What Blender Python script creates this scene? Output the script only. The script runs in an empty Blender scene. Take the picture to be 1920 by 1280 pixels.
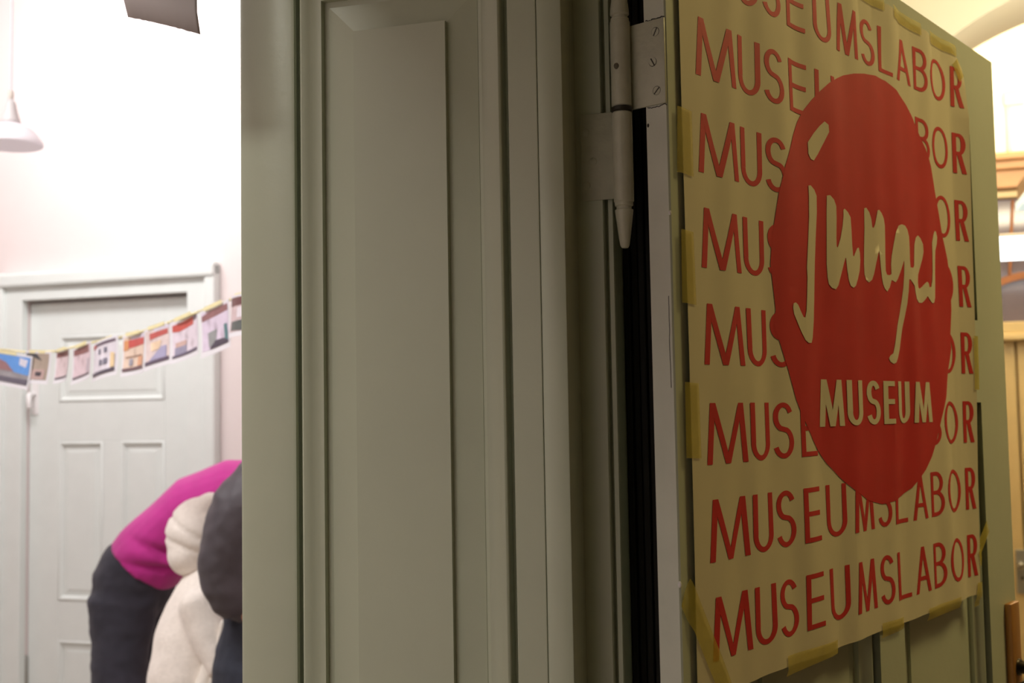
import bpy, bmesh, math, random
from mathutils import Vector, Matrix, noise
from mathutils.geometry import tessellate_polygon

random.seed(7)
scene = bpy.context.scene
COL = scene.collection
PI = math.pi

# ---------------------------------------------------------------- camera, world, lights, exposure
ROT = math.atan2(-0.284, 0.959)                 # the building is turned against the view axis
PX = Vector((math.cos(ROT), math.sin(ROT), 0))  # building axis p (to the right, into the hall)
QX = Vector((-PX.y, PX.x, 0))                   # building axis q (away from the viewer)


def W(p, q, z):
    return PX * p + QX * q + Vector((0, 0, z))


cam_data = bpy.data.cameras.new('camera')
cam = bpy.data.objects.new('camera', cam_data)
COL.objects.link(cam)
scene.camera = cam
cam_data.sensor_width = 22.3
cam_data.lens = 2183.0 / 1920.0 * 22.3
cam_data.clip_start = 0.02
cam_data.clip_end = 60
pitch, roll = math.atan(137 / 2183.0), 0.0176
fw = Vector((0, math.cos(pitch), math.sin(pitch)))
up0 = Vector((0, -math.sin(pitch), math.cos(pitch)))
rt0 = Vector((1, 0, 0))
rt = rt0 * math.cos(roll) - up0 * math.sin(roll)
upv = rt0 * math.sin(roll) + up0 * math.cos(roll)
cam.matrix_world = Matrix(((rt.x, upv.x, -fw.x, 0), (rt.y, upv.y, -fw.y, 0), (rt.z, upv.z, -fw.z, 1.5), (0, 0, 0, 1)))
cam_data.dof.use_dof = True
cam_data.dof.focus_distance = 1.0
cam_data.dof.aperture_fstop = 6.3

world = bpy.data.worlds.new('world')
scene.world = world
world.use_nodes = True
world.node_tree.nodes['Background'].inputs[0].default_value = (0.9, 0.95, 1.0, 1)
world.node_tree.nodes['Background'].inputs[1].default_value = 0.02

scene.view_settings.view_transform = 'Standard'
scene.view_settings.look = 'None'
scene.view_settings.exposure = 0.0
scene.view_settings.gamma = 1.0
scene.view_settings.use_curve_mapping = False


def area_light(name, p, q, z, sx, sy, power, color, aim=None):
    d = bpy.data.lights.new(name, 'AREA')
    d.shape = 'RECTANGLE'
    d.size, d.size_y = sx, sy
    d.energy = power
    d.color = color
    o = bpy.data.objects.new(name, d)
    COL.objects.link(o)
    o.location = W(p, q, z)
    if aim is None:
        o.rotation_euler = (0, 0, ROT)
    else:
        o.rotation_euler = (W(*aim) - W(p, q, z)).to_track_quat('-Z', 'Y').to_euler()
    return o


area_light('room_ceiling_light', -3.0, 3.5, 3.5, 1.6, 0.5, 48, (1.0, 0.99, 0.985), (-3.2, 4.82, 2.8))
area_light('room_ceiling_light', -2.5, 1.3, 3.5, 1.6, 0.5, 72, (1.0, 0.99, 0.985))
area_light('room_ceiling_light', -1.25, -1.15, 3.5, 1.2, 0.6, 26, (1.0, 0.985, 0.88))
area_light('hall_ceiling_light', 1.0, 1.75, 2.8, 0.4, 0.4, 17.5, (1.0, 0.785, 0.34))
area_light('hall_end_light', 1.0, 5.8, 2.75, 0.9, 0.6, 62, (1.0, 0.87, 0.62), (1.0, 6.2, 4.0))
area_light('hall_bay_light', 0.75, 3.45, 2.35, 0.4, 0.4, 16, (1.0, 0.93, 0.72), (0.55, 4.2, 3.0))


# ---------------------------------------------------------------- materials
def lin(c):
    return tuple(((v / 255) / 12.92 if v / 255 <= 0.04045 else ((v / 255 + 0.055) / 1.055) ** 2.4) for v in c)


def mat(name, rgb, rough=0.6, var=0.05, nscale=12.0, bump=0.0, bscale=60.0, metal=0.0, spec=0.5, stretch=None, emit=None, estr=0.0, sheen=0.0, trans=0.0, alpha=None):
    m = bpy.data.materials.new(name)
    m.use_nodes = True
    nt = m.node_tree
    b = nt.nodes['Principled BSDF']
    c = lin(rgb)
    b.inputs['Roughness'].default_value = rough
    b.inputs['Metallic'].default_value = metal
    b.inputs['Specular IOR Level'].default_value = spec
    if sheen:
        b.inputs['Sheen Weight'].default_value = sheen
    if trans:
        b.inputs['Transmission Weight'].default_value = trans
    if alpha is not None:
        b.inputs['Alpha'].default_value = alpha
    tc = nt.nodes.new('ShaderNodeTexCoord')
    mp = nt.nodes.new('ShaderNodeMapping')
    nt.links.new(tc.outputs['Object'], mp.inputs[0])
    if stretch:
        mp.inputs['Scale'].default_value = stretch
    n = nt.nodes.new('ShaderNodeTexNoise')
    n.inputs['Scale'].default_value = nscale
    n.inputs['Detail'].default_value = 5
    nt.links.new(mp.outputs[0], n.inputs['Vector'])
    r = nt.nodes.new('ShaderNodeValToRGB')
    r.color_ramp.elements[0].position = 0.3
    r.color_ramp.elements[1].position = 0.7
    r.color_ramp.elements[0].color = (c[0] * (1 - var), c[1] * (1 - var), c[2] * (1 - var), 1)
    r.color_ramp.elements[1].color = (min(1, c[0] * (1 + var)), min(1, c[1] * (1 + var)), min(1, c[2] * (1 + var)), 1)
    nt.links.new(n.outputs['Fac'], r.inputs[0])
    nt.links.new(r.outputs[0], b.inputs['Base Color'])
    if bump:
        n2 = nt.nodes.new('ShaderNodeTexNoise')
        n2.inputs['Scale'].default_value = bscale
        n2.inputs['Detail'].default_value = 4
        nt.links.new(mp.outputs[0], n2.inputs['Vector'])
        bp = nt.nodes.new('ShaderNodeBump')
        bp.inputs['Strength'].default_value = bump
        bp.inputs['Distance'].default_value = 0.002
        nt.links.new(n2.outputs['Fac'], bp.inputs['Height'])
        nt.links.new(bp.outputs[0], b.inputs['Normal'])
    if emit:
        b.inputs['Emission Color'].default_value = (*lin(emit), 1)
        b.inputs['Emission Strength'].default_value = estr
    return m


M = {}
M['paint'] = mat('grey beige gloss paint', (197, 203, 182), 0.33, 0.03, 9, 0.12, 90)
M['lit_edge_paint'] = mat('edge paint lightened for missing light', (216, 218, 205), 0.4, 0.04, 30, 0.15, 120)  # lighter copy of the paint, standing in for light on the door edge
M['room_paint'] = mat('pale grey green door paint', (226, 231, 228), 0.4, 0.02, 9, 0.05, 60)
M['room_wall'] = mat('off white plaster', (228, 216, 214), 0.9, 0.01, 5, 0.08, 80)
M['hall_wall'] = mat('cream plaster', (244, 235, 212), 0.9, 0.02, 5, 0.08, 80)
M['hall_wood'] = mat('cream painted joinery', (214, 190, 140), 0.45, 0.03, 8, 0.05, 70)
M['lintel_wood'] = mat('tan wooden lintel', (152, 112, 76), 0.5, 0.12, 6, 0.1, 40, stretch=(1, 8, 8))
M['bounce_damper'] = mat('dark unseen wall against bounce', (84, 69, 52), 0.6, 0.1, 5, 0.1, 40, stretch=(8, 8, 1))  # unseen hall walls made dark to cut bounced light
M['floor'] = mat('worn oak boards', (150, 136, 118), 0.45, 0.2, 5, 0.1, 40, stretch=(12, 1, 1))
M['paper'] = mat('matte poster paper', (222, 211, 180), 0.75, 0.015, 18, 0.03, 200)
M['red'] = mat('red poster ink', (206, 45, 46), 0.6, 0.05, 25)
M['tape'] = mat('yellow masking tape', (214, 194, 70), 0.55, 0.08, 40, 0.1, 300, alpha=0.55)
M['hinge'] = mat('painted hinge steel', (198, 198, 180), 0.42, 0.08, 60, 0.25, 160)
M['grime'] = mat('dark worn grease', (46, 42, 34), 0.5, 0.3, 80)
M['brass'] = mat('tarnished brass', (190, 136, 74), 0.4, 0.08, 40, metal=0.4)
M['dark_metal'] = mat('dark bronze lever', (58, 50, 40), 0.35, 0.1, 40, metal=0.8)
M['steel'] = mat('grey steel', (170, 170, 165), 0.4, 0.06, 40, metal=0.7)
M['grey_sheet'] = mat('grey card', (214, 204, 208), 0.8, 0.04, 20)
M['white'] = mat('white enamel', (236, 232, 232), 0.4, 0.01)
M['shade'] = mat('lilac white lampshade with glow', (244, 240, 244), 0.55, 0.02, emit=(236, 226, 236), estr=0.28)  # small glow added to brighten the shade and its cord
M['thread'] = mat('pale yellow tape string', (246, 236, 186), 0.6, 0.05, 40)
M['photo_border'] = mat('glossy white photo paper', (238, 236, 242), 0.35, 0.01)
M['magenta'] = mat('magenta jersey', (196, 46, 146), 0.85, 0.06, 30, 0.2, 260, sheen=0.2)
M['charcoal'] = mat('charcoal trouser cloth', (54, 54, 66), 0.85, 0.12, 20, 0.2, 220, sheen=0.1)
M['jacket'] = mat('dark grey jacket cloth', (74, 68, 74), 0.6, 0.1, 20, 0.2, 160, sheen=0.1)
M['jeans'] = mat('dark navy denim', (46, 50, 62), 0.9, 0.15, 60, 0.2, 300)
M['fleece'] = mat('cream fleece', (250, 241, 232), 0.95, 0.05, 90, 0.9, 240, sheen=0.3)
M['lining'] = mat('cream cotton lining', (240, 232, 222), 0.9, 0.03, 40)
M['skin'] = mat('skin', (214, 160, 132), 0.55, 0.04, 20)
M['hair'] = mat('brown hair', (70, 50, 38), 0.5, 0.25, 60, stretch=(1, 1, 6))
M['eye'] = mat('eye', (40, 34, 30), 0.2, 0.02)
M['shoe'] = mat('dark shoe leather', (40, 38, 38), 0.5, 0.05)
M['pane'] = mat('transom glass', (114, 106, 120), 0.12, 0.04, 3, spec=0.5)
M['conduit'] = mat('cream painted conduit', (232, 212, 176), 0.5, 0.03)
M['smudge'] = mat('greasy smear', (104, 98, 80), 0.5, 0.3, 90)
M['gap_shade'] = mat('black gap shade', (22, 20, 17), 0.8, 0.1, 60)
M['muntin'] = mat('brown vault reflection', (160, 104, 66), 0.5, 0.06)  # brown of the vault reflections laid over the transom pane
M['strip_on'] = mat('lit strip diffuser', (250, 252, 255), 0.5, 0.0, emit=(240, 250, 255), estr=3.0)
M['tube_on'] = mat('lit tube diffuser', (235, 250, 250), 0.5, 0.0, emit=(214, 240, 240), estr=0.75)


# ---------------------------------------------------------------- mesh helpers
class MB:
    def __init__(self):
        self.v, self.f, self.mi = [], [], []

    def add(self, vs, fs, mi=0):
        n = len(self.v)
        self.v += [tuple(x) for x in vs]
        self.f += [tuple(i + n for i in f) for f in fs]
        self.mi += [mi] * len(fs)

    def box(self, x0, x1, y0, y1, z0, z1, b=0.0, mi=0):
        if b <= 0:
            vs = [(x, y, z) for z in (z0, z1) for y in (y0, y1) for x in (x0, x1)]
            fs = [(0, 2, 3, 1), (4, 5, 7, 6), (0, 1, 5, 4), (2, 6, 7, 3), (0, 4, 6, 2), (1, 3, 7, 5)]
            self.add(vs, fs, mi)
            return
        bm = bmesh.new()
        bmesh.ops.create_cube(bm, size=1)
        for v in bm.verts:
            v.co = Vector((x0 + (v.co.x + .5) * (x1 - x0), y0 + (v.co.y + .5) * (y1 - y0), z0 + (v.co.z + .5) * (z1 - z0)))
        bmesh.ops.bevel(bm, geom=bm.edges[:], offset=b, segments=2, profile=0.5, affect='EDGES')
        self.bm(bm, mi)

    def bm(self, bm, mi=0):
        bm.verts.index_update()
        self.add([v.co[:] for v in bm.verts], [[v.index for v in f.verts] for f in bm.faces], mi)
        bm.free()

    def prism(self, poly, z0, z1, mi=0):          # poly counter-clockwise in x, y
        n = len(poly)
        vs = [(x, y, z0) for x, y in poly] + [(x, y, z1) for x, y in poly]
        fs = [tuple(range(n - 1, -1, -1)), tuple(range(n, 2 * n))]
        fs += [(i, (i + 1) % n, n + (i + 1) % n, n + i) for i in range(n)]
        self.add(vs, fs, mi)

    def lathe(self, prof, cx, cy, n=28, mi=0):    # prof: (r, z) bottom to top about a vertical axis
        vs, fs = [], []
        for r, z in prof:
            for k in range(n):
                a = 2 * PI * k / n
                vs.append((cx + r * math.cos(a), cy + r * math.sin(a), z))
        for i in range(len(prof) - 1):
            for k in range(n):
                fs.append((i * n + k, i * n + (k + 1) % n, (i + 1) * n + (k + 1) % n, (i + 1) * n + k))
        fs.append(tuple(range(n - 1, -1, -1)))
        fs.append(tuple((len(prof) - 1) * n + k for k in range(n)))
        self.add(vs, fs, mi)

    def loft(self, path, n=16, up=(0, 1, 0), mi=0, cap=True):   # path: (point, r_side, r_up)
        pts = [Vector(p[0]) for p in path]
        rings = []
        upr = Vector(up)
        for i, p in enumerate(path):
            t = (pts[min(i + 1, len(pts) - 1)] - pts[max(i - 1, 0)]).normalized()
            side = upr - t * upr.dot(t)
            if side.length < 1e-4:
                side = Vector((1, 0, 0)) - t * t.x
            side.normalize()
            oth = t.cross(side)
            rings.append((pts[i], side, oth, p[1], p[2], t))
        full = []
        if cap:
            c, s, o, a, b, t = rings[0]
            e = min(a, b)
            full += [(c - t * e * .55, s, o, a * .35, b * .35, t), (c - t * e * .38, s, o, a * .75, b * .75, t)]
        full += rings
        if cap:
            c, s, o, a, b, t = rings[-1]
            e = min(a, b)
            full += [(c + t * e * .38, s, o, a * .75, b * .75, t), (c + t * e * .55, s, o, a * .35, b * .35, t)]
        vs, fs = [], []
        for c, s, o, a, b, t in full:
            for k in range(n):
                g = 2 * PI * k / n
                vs.append(c + s * (a * math.cos(g)) + o * (b * math.sin(g)))
        for i in range(len(full) - 1):
            for k in range(n):
                fs.append((i * n + k, i * n + (k + 1) % n, (i + 1) * n + (k + 1) % n, (i + 1) * n + k))
        fs.append(tuple(range(n - 1, -1, -1)))
        fs.append(tuple((len(full) - 1) * n + k for k in range(n)))
        self.add(vs, fs, mi)

    def ball(self, c, rx, ry, rz, mi=0, seg=16, mtx=None):
        bm = bmesh.new()
        bmesh.ops.create_uvsphere(bm, u_segments=seg, v_segments=max(6, seg // 2 + 2), radius=1)
        for v in bm.verts:
            v.co = Vector((v.co.x * rx, v.co.y * ry, v.co.z * rz)) + Vector(c)
            if mtx is not None:
                v.co = mtx @ v.co
        self.bm(bm, mi)

    def mesh(self, name, mats, smooth=False, auto=None):
        me = bpy.data.meshes.new(name)
        me.from_pydata(self.v, [], self.f)
        for m in mats:
            me.materials.append(m)
        for i, pl in enumerate(me.polygons):
            pl.material_index = self.mi[i]
            pl.use_smooth = smooth
        bm = bmesh.new()
        bm.from_mesh(me)
        bmesh.ops.recalc_face_normals(bm, faces=bm.faces[:])
        if auto is not None:
            for e in bm.edges:
                if len(e.link_faces) == 2 and e.calc_face_angle(0) > auto:
                    e.smooth = False
        bm.to_mesh(me)
        bm.free()
        return me

    def build(self, name, mats, parent=None, smooth=False, auto=None, loc=None, rot=None):
        if not isinstance(mats, (list, tuple)):
            mats = [mats]
        o = bpy.data.objects.new(name, self.mesh(name, mats, smooth, auto))
        COL.objects.link(o)
        if parent is not None:
            o.parent = parent
        if loc is not None:
            o.location = loc
        if rot is not None:
            o.rotation_euler = (0, 0, rot)
        return o


def tag(o, label=None, cat=None, group=None, kind=None):
    for k, v in (('label', label), ('category', cat), ('group', group), ('kind', kind)):
        if v:
            o[k] = v
    return o


def empty(name, loc, rot=0.0):
    o = bpy.data.objects.new(name, None)
    COL.objects.link(o)
    o.location = loc
    o.rotation_euler = (0, 0, rot)
    o.empty_display_size = 0.05
    return o


def struct(name, loc=(0, 0, 0), rot=ROT, label=None):
    return tag(empty(name, loc, rot), label, None, None, 'structure')


def solid(name, mb, m, label=None, smooth=False, auto=None):
    return tag(mb.build(name, m, None, smooth, auto, (0, 0, 0), ROT), label, None, None, 'structure')


def smoothstep(a, b, x):
    t = max(0.0, min(1.0, (x - a) / (b - a)))
    return t * t * (3 - 2 * t)


def frame_sweep(mb, x0, x1, z0, z1, prof, y=0.0, sgn=1, mi=0):
    """mitred rectangular moulding: prof = (inset from the opening edge, depth)"""
    vs, fs = [], []
    for u, d in prof:
        vs += [(x0 + u, y + sgn * d, z0 + u), (x1 - u, y + sgn * d, z0 + u), (x1 - u, y + sgn * d, z1 - u), (x0 + u, y + sgn * d, z1 - u)]
    for i in range(len(prof) - 1):
        for k in range(4):
            a, b = i * 4 + k, i * 4 + (k + 1) % 4
            fs.append((a, b, b + 4, a + 4))
    mb.add(vs, fs, mi)
    return vs[-4:]


def panel_mesh(mb, x0, x1, z0, z1, y, sgn, bevel, d_edge, d_in, d_field, thick=0.008, mi=0):
    """raised-and-fielded panel: bevel ring, a step up to the flat field, closed at the back"""
    last = frame_sweep(mb, x0, x1, z0, z1, [(0, d_edge + thick), (0, d_edge), (bevel, d_in), (bevel, d_field)], y, sgn, mi)
    n = len(mb.v)
    mb.add(last, [(0, 1, 2, 3)], mi)
    bk = y + sgn * (d_edge + thick)
    mb.add([(x0, bk, z0), (x1, bk, z0), (x1, bk, z1), (x0, bk, z1)], [(3, 2, 1, 0)], mi)

# ---------------------------------------------------------------- the shell: room on the left, hall on the right
Z_ROOM, Z_HALL = 3.7, 3.6
m = MB(); m.box(-5.6, 2.3, -2.1, 7.2, -0.12, 0.0)
solid('floor', m, M['floor'], 'brown oak floor running through the room and the hall')
m = MB(); m.box(-5.6, -0.48, -2.1, 4.95, Z_ROOM, Z_ROOM + .1)
solid('ceiling', m, M['room_wall'], 'white ceiling of the bright room')
m = MB()
m.box(-5.6, -3.925, 4.82, 4.95, 0, Z_ROOM); m.box(-2.995, -0.45, 4.82, 4.95, 0, Z_ROOM); m.box(-3.925, -2.995, 4.82, 4.95, 2.1, Z_ROOM)
m.box(-3.925, -2.995, 4.92, 4.95, 0, 2.1)
solid('wall_far', m, M['room_wall'], 'bright off white wall behind the people')
m = MB(); m.box(-5.6, -5.5, -2.1, 4.95, 0, Z_ROOM)
solid('wall_left', m, M['room_wall'])
m = MB(); m.box(-5.6, -0.48, -2.1, -2.0, 0, Z_ROOM)
solid('wall_rear', m, M['room_wall'])
m = MB()
m.box(-0.489, -0.216, 0.9, 7.0, 0, Z_ROOM)
m.box(-0.489, -0.216, -0.82, 0.9, 2.02, Z_ROOM)
m.box(-0.489, -0.216, -2.1, -0.82, 0, Z_ROOM)
solid('wall_middle', m, M['room_wall'], 'thick wall between the room and the hall')
m = MB(); m.box(2.1, 2.2, -2.1, 7.1, 0, Z_HALL + .2)
solid('wall_right', m, M['bounce_damper'])
m = MB(); m.box(-0.21, 2.2, -2.1, -2.0, 0, Z_HALL + .2)
solid('wall_front', m, M['bounce_damper'])

# hall vaults and the arch between the two bays
PC, PR, ZC = 0.956, 1.05, 1.91


def vault(q0, q1, r, zc, squash=1.0, n=40):
    mb = MB()
    vs, fs = [], []
    for i in range(n + 1):
        a = PI - PI * i / n
        for rr in (r, r + .1):
            x, z = PC + rr * math.cos(a), zc + rr * math.sin(a) * squash
            vs += [(x, q0, z), (x, q1, z)]
    for i in range(n):
        a, b = i * 4, (i + 1) * 4
        fs += [(a, a + 1, b + 1, b), (a + 2, b + 2, b + 3, a + 3), (a, b, b + 2, a + 2), (a + 1, a + 3, b + 3, b + 1)]
    mb.add(vs, fs)
    return mb


solid('ceiling_hall', vault(-2.05, 4.2, 1.2, 2.35), M['hall_wall'], 'cream vaulted ceiling over the near hall bay', True, 0.6)
solid('ceiling_end_bay', vault(4.6, 7.05, 1.2, 2.35), M['hall_wall'], 'brightly lit vault over the far hall bay', True, 0.6)
mb = MB()
vs, fs = [], []
n = 48
for i in range(n + 1):
    a = PI - PI * i / n
    x, z = PC + PR * math.cos(a), ZC + PR * math.sin(a)
    vs += [(x, 4.2, z), (x, 4.6, z), (x, 4.2, 3.75), (x, 4.6, 3.75)]
for i in range(n):
    a, b = i * 4, (i + 1) * 4
    fs += [(a, a + 1, b + 1, b), (a, b, b + 2, a + 2), (a + 1, a + 3, b + 3, b + 1), (a + 2, b + 2, b + 3, a + 3)]
mb.add(vs, fs)
mb.box(-0.22, PC - PR, 4.2, 4.6, 0, 3.75); mb.box(PC + PR, 2.15, 4.2, 4.6, 0, 3.75)
solid('wall_arch', mb, M['hall_wall'], 'cream arch spanning the hall between its two bays', True, 0.6)

# hall end wall: double door, transom window, lintel
m = MB()
m.box(-0.21, 0.35, 7.0, 7.15, 0, 3.75); m.box(1.55, 2.2, 7.0, 7.15, 0, 3.75); m.box(0.35, 1.55, 7.0, 7.15, 2.70, 3.75); m.box(0.35, 1.55, 7.12, 7.15, 0, 2.7)
solid('wall_back', m, M['hall_wall'], 'bright cream end wall of the hall')
t = struct('trim_3', W(0, 0, 0), ROT, 'tan wooden lintel moulding above the hall transom')
m = MB(); m.box(0.28, 1.62, 6.88, 7.0, 2.70, 2.80, .008); m.build('lintel_board', M['lintel_wood'], t)
m = MB(); m.box(0.25, 1.65, 6.84, 7.0, 2.80, 2.845, .008); m.box(0.23, 1.67, 6.80, 7.0, 2.845, 2.885, .012); m.build('lintel_cornice', M['lintel_wood'], t)
t = struct('window_1', W(0, 0, 0), ROT, 'glazed transom over the hall end door')
m = MB(); m.box(0.35, 0.40, 6.98, 7.1, 1.96, 2.70, .004); m.box(1.50, 1.55, 6.98, 7.1, 1.96, 2.70, .004); m.box(.4, 1.5, 6.98, 7.1, 2.665, 2.70, .004); m.build('window_frame', M['hall_wood'], t)
m = MB(); m.box(0.40, 1.50, 7.05, 7.056, 1.96, 2.665); m.build('pane', M['pane'], t)
m = MB()
for k in range(18):
    a0, a1 = PI * k / 18, PI * (k + 1) / 18
    q = [(.95 - .34 * math.cos(a0), 1.97 + .28 * math.sin(a0)), (.95 - .34 * math.cos(a1), 1.97 + .28 * math.sin(a1)), (.95 - .30 * math.cos(a1), 1.97 + .24 * math.sin(a1)), (.95 - .30 * math.cos(a0), 1.97 + .24 * math.sin(a0))]
    m.add([(x, 7.03, z) for x, z in q] + [(x, 7.05, z) for x, z in q], [(0, 1, 2, 3), (7, 6, 5, 4), (0, 4, 5, 1), (2, 6, 7, 3)])
m.build('arched_reflection', M['muntin'], t)  # reflected vault edge built as a brown arch before the glass
for x0, x1 in ((.84, .95), (1.06, .95)):
    m = MB(); m.loft([((x0, 7.04, 2.24), .008, .008), ((x1 + (x0 - .95) * .7, 7.04, 2.655), .008, .008)], 8); m.build('reflection_line', M['muntin'], t)  # reflected vault lines built as thin brown rods
t = struct('door_3', W(0, 0, 0), ROT, 'cream double door at the end of the hall')
m = MB(); m.box(.30, 1.60, 6.95, 7.1, 1.90, 1.965, .006); m.box(.30, 1.60, 6.93, 7.1, 1.86, 1.90, .01); m.build('door_head', M['hall_wood'], t)
for x0, x1 in ((.35, .845), (.855, 1.55)):
    m = MB(); m.box(x0, x1, 7.05, 7.09, 0.0, 1.86); m.build('door_leaf', M['hall_wood'], t)
    for a, b in ((x0, x0 + .08), (x1 - .08, x1)):
        m = MB(); m.box(a, b, 7.0, 7.05, 0.0, 1.86, .006); m.build('stile', M['hall_wood'], t)
    for a, b in ((0.0, .2), (.86, .98), (1.74, 1.86)):
        m = MB(); m.box(x0 + .08, x1 - .08, 7.003, 7.05, a, b, .005); m.build('rail', M['hall_wood'], t)
    for a, b in ((.2, .86), (.98, 1.74)):
        m = MB(); panel_mesh(m, x0 + .08, x1 - .08, a, b, 7.0, 1, .05, .035, .02, .014, .012); m.build('raised_panel', M['hall_wood'], t)
lp = MB(); lp.box(.800, .852, 6.99, 7.0, .47, .71, .003); lp = lp.build('lock_plate', M['steel'], t)
m = MB(); m.ball((.822, 6.965, .63), .022, .025, .022); m.build('knob', M['steel'], lp, True)
m = MB(); m.ball((.830, 6.988, .555), .008, .006, .012); m.build('keyhole', M['grime'], lp, True)

# conduit and junction box on the end wall
t = tag(empty('cable_conduit', W(.86, 6.98, 2.89), ROT), 'thin orange conduit with junction box on the bright hall wall above the lintel', 'conduit')
m = MB(); m.loft([((0, 0, 0), .012, .012), ((0, 0, .3), .012, .012)], 10, (1, 0, 0)); m.build('pipe', M['conduit'], t, True)
m = MB(); m.box(-.02, .09, -.03, .019, .29, .36, .006); m.build('junction_box', M['conduit'], t)

# linear lamps of the hall
t = tag(empty('strip_lamp', W(1.2, 6.2, 2.22), ROT), 'lit white strip lamp hanging before the hall transom', 'lamp')
m = MB(); m.box(-.75, .75, -.03, .03, .0, .112, .012); m.build('diffuser', M['strip_on'], t)
m = MB(); m.box(-.76, .76, -.035, .035, .112, .128, .004); m.build('housing', M['white'], t)
for x, zt in ((-.35, 1.31), (.25, 1.215)):
    m = MB(); m.loft([((x, 0, .128), .004, .004), ((x, 0, zt), .004, .004)], 8, (1, 0, 0)); m.build('suspension_rod', M['hall_wood'], t)
t = tag(empty('tube_lamp', W(.70, 4.2, 2.28), ROT), 'tan wooden pendant lamp with pale tube under the hall arch', 'lamp')
m = MB(); m.prism([(-.06, -.9), (.06, -.9), (.06, .82), (-.06, .82)], .03, .10); m.build('housing', M['lintel_wood'], t)
m = MB(); m.prism([(-.066, -.9), (.05, -.9), (.05, .83), (-.066, .83)], .0, .032); m.build('tube', M['tube_on'], t)
for y in (-.5, .74):
    m = MB(); m.loft([((.0, y, .10), .006, .006), ((.0, y, .98), .006, .006)], 8, (1, 0, 0)); m.build('suspension_rod', M['hall_wood'], t)

# ---------------------------------------------------------------- the panelled reveal
t = struct('trim_1', W(0, 0, 0), ROT, 'grey beige panelled door reveal filling the middle')
QF = 0.871
K = QF / 0.846
XL, X0, X1, XE, XR = [v * K for v in (-0.4822, -0.4315, -0.2503, -0.2270, -0.2072)]
ZB, ZT = 0.28, 1.5 + 0.362 * K
m = MB(); m.box(XL, X0, QF, .902, 0, 2.02, .0035); m.build('stile', M['paint'], t, True, 0.5)
m = MB(); m.box(X1, XE - .0002, QF, .902, 0, 2.02, .0006); m.build('stile', M['paint'], t)
m = MB(); m.box(XE + .0002, XR, QF - .0004, .9205, 0, 2.02, .0012); m.build('edge_board', M['paint'], t, True, 0.5)
m = MB(); m.box(X0, X1, QF, .902, ZT, 2.02); m.build('rail', M['paint'], t)
m = MB(); m.box(X0, X1, QF, .902, 0, ZB); m.build('rail', M['paint'], t)
prof = [(0, 0), (0, .0085), (.0044, .0085), (.0050, .0005), (.0058, -.0012), (.0072, -.0019), (.0090, -.0012), (.0120, .0012), (.0160, .0034), (.0195, .0042), (.0222, .0040), (.0224, .0095), (.0272, .0105)]
prof = [(a * K, d * K) for a, d in prof]
m = MB(); frame_sweep(m, X0, X1, ZB, ZT, prof, QF, 1); m.build('bead_moulding', M['paint'], t, True, 0.7)
m = MB(); panel_mesh(m, X0 + .0278, X1 - .0278, ZB + .0278, ZT - .0278, QF, 1, .0252, .0103, .0068, .0020, .012); m.build('raised_panel', M['paint'], t)
m = MB(); m.box(XL, XR, QF - .01, .9, 0, .18, .003); m.build('plinth_block', M['paint'], t)

# frame rebates the door shuts against
t2 = struct('trim_2', W(0, 0, 0), ROT, 'shadowed door frame rebate beside the hinge')
m = MB()
m.prism([(-.2330, .9200), (-.2134, .9200), (-.2134, .9130), (-.1922, .9130), (-.1914, .9145), (-.1914, .923), (-.1898, .923), (-.1885, .917), (-.1850, .917), (-.1844, .919), (-.1844, .965), (-.2160, .965), (-.2330, .965)], 0, 2.0)
m.build('rebate_post', M['paint'], t2)
m = MB(); m.box(-.217, -.160, .968, 1.06, 0, 2.0, .002); m.build('gap_light_block', M['paint'], t2)  # added to block hall light from the gap behind the leaf
m = MB()
for k in range(4):
    m.box(-.1838 + k * .0062, -.1788 + k * .0062, .950 + .003 * (k % 2), .968, 0, 2.0, .001)
m.build('gap_shade_ribs', M['gap_shade'], t2)  # black ribs standing in for the deep shade of the gap
# the other sides of the opening
m = MB(); m.box(XL, XR, -.785, .8995, 1.985, 2.02, .003); m.build('head_lining', M['paint'], t2)
m = MB(); m.box(XL, XR, -.815, -.785, 0, 2.02, .003); m.build('near_lining', M['paint'], t2)
m = MB(); m.box(-.2165, -.196, -.92, .92, 2.02, 2.13, .004); m.build('head_casing', M['paint'], t2)

# ---------------------------------------------------------------- far door of the room
def far(name, box, parent, mtl='room_paint', b=.004):
    m = MB(); m.box(*box, b); return m.build(name, M[mtl], parent)

t = struct('trim_4', W(0, 0, 0), ROT, 'pale grey green casing around the closed room door')
for a, b in ((-4.03, -3.9205), (-2.9995, -2.89)):
    far('casing_board', (a, b, 4.775, 4.82, 0, 2.145), t)
far('casing_board', (-3.925, -2.995, 4.775, 4.82, 2.1, 2.145), t)
for a, b in ((-4.075, -4.02), (-2.90, -2.845)):
    m = MB(); m.box(a, b, 4.755, 4.82, 0, 2.24, .012); m.build('casing_moulding', M['room_paint'], t)
m = MB(); m.box(-4.075, -2.845, 4.745, 4.82, 2.165, 2.235, .014); m.build('casing_moulding', M['room_paint'], t)
m = MB(); m.box(-4.03, -2.89, 4.775, 4.82, 2.145, 2.17, .004); m.build('casing_cove', M['room_paint'], t)
t = struct('door_2', W(-3.46, 4.84, 0), ROT, 'closed pale grey green panelled door behind the people')
DX0, DX1 = -.4615, .4615


def dp(v):
    return v + 3.46


def dbox(name, x0, x1, z0, z1, mt='room_paint', y0=0.0, y1=.04, b=.002):
    m = MB(); m.box(x0, x1, y0, y1, z0, z1, b); return m.build(name, M[mt], t)


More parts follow.
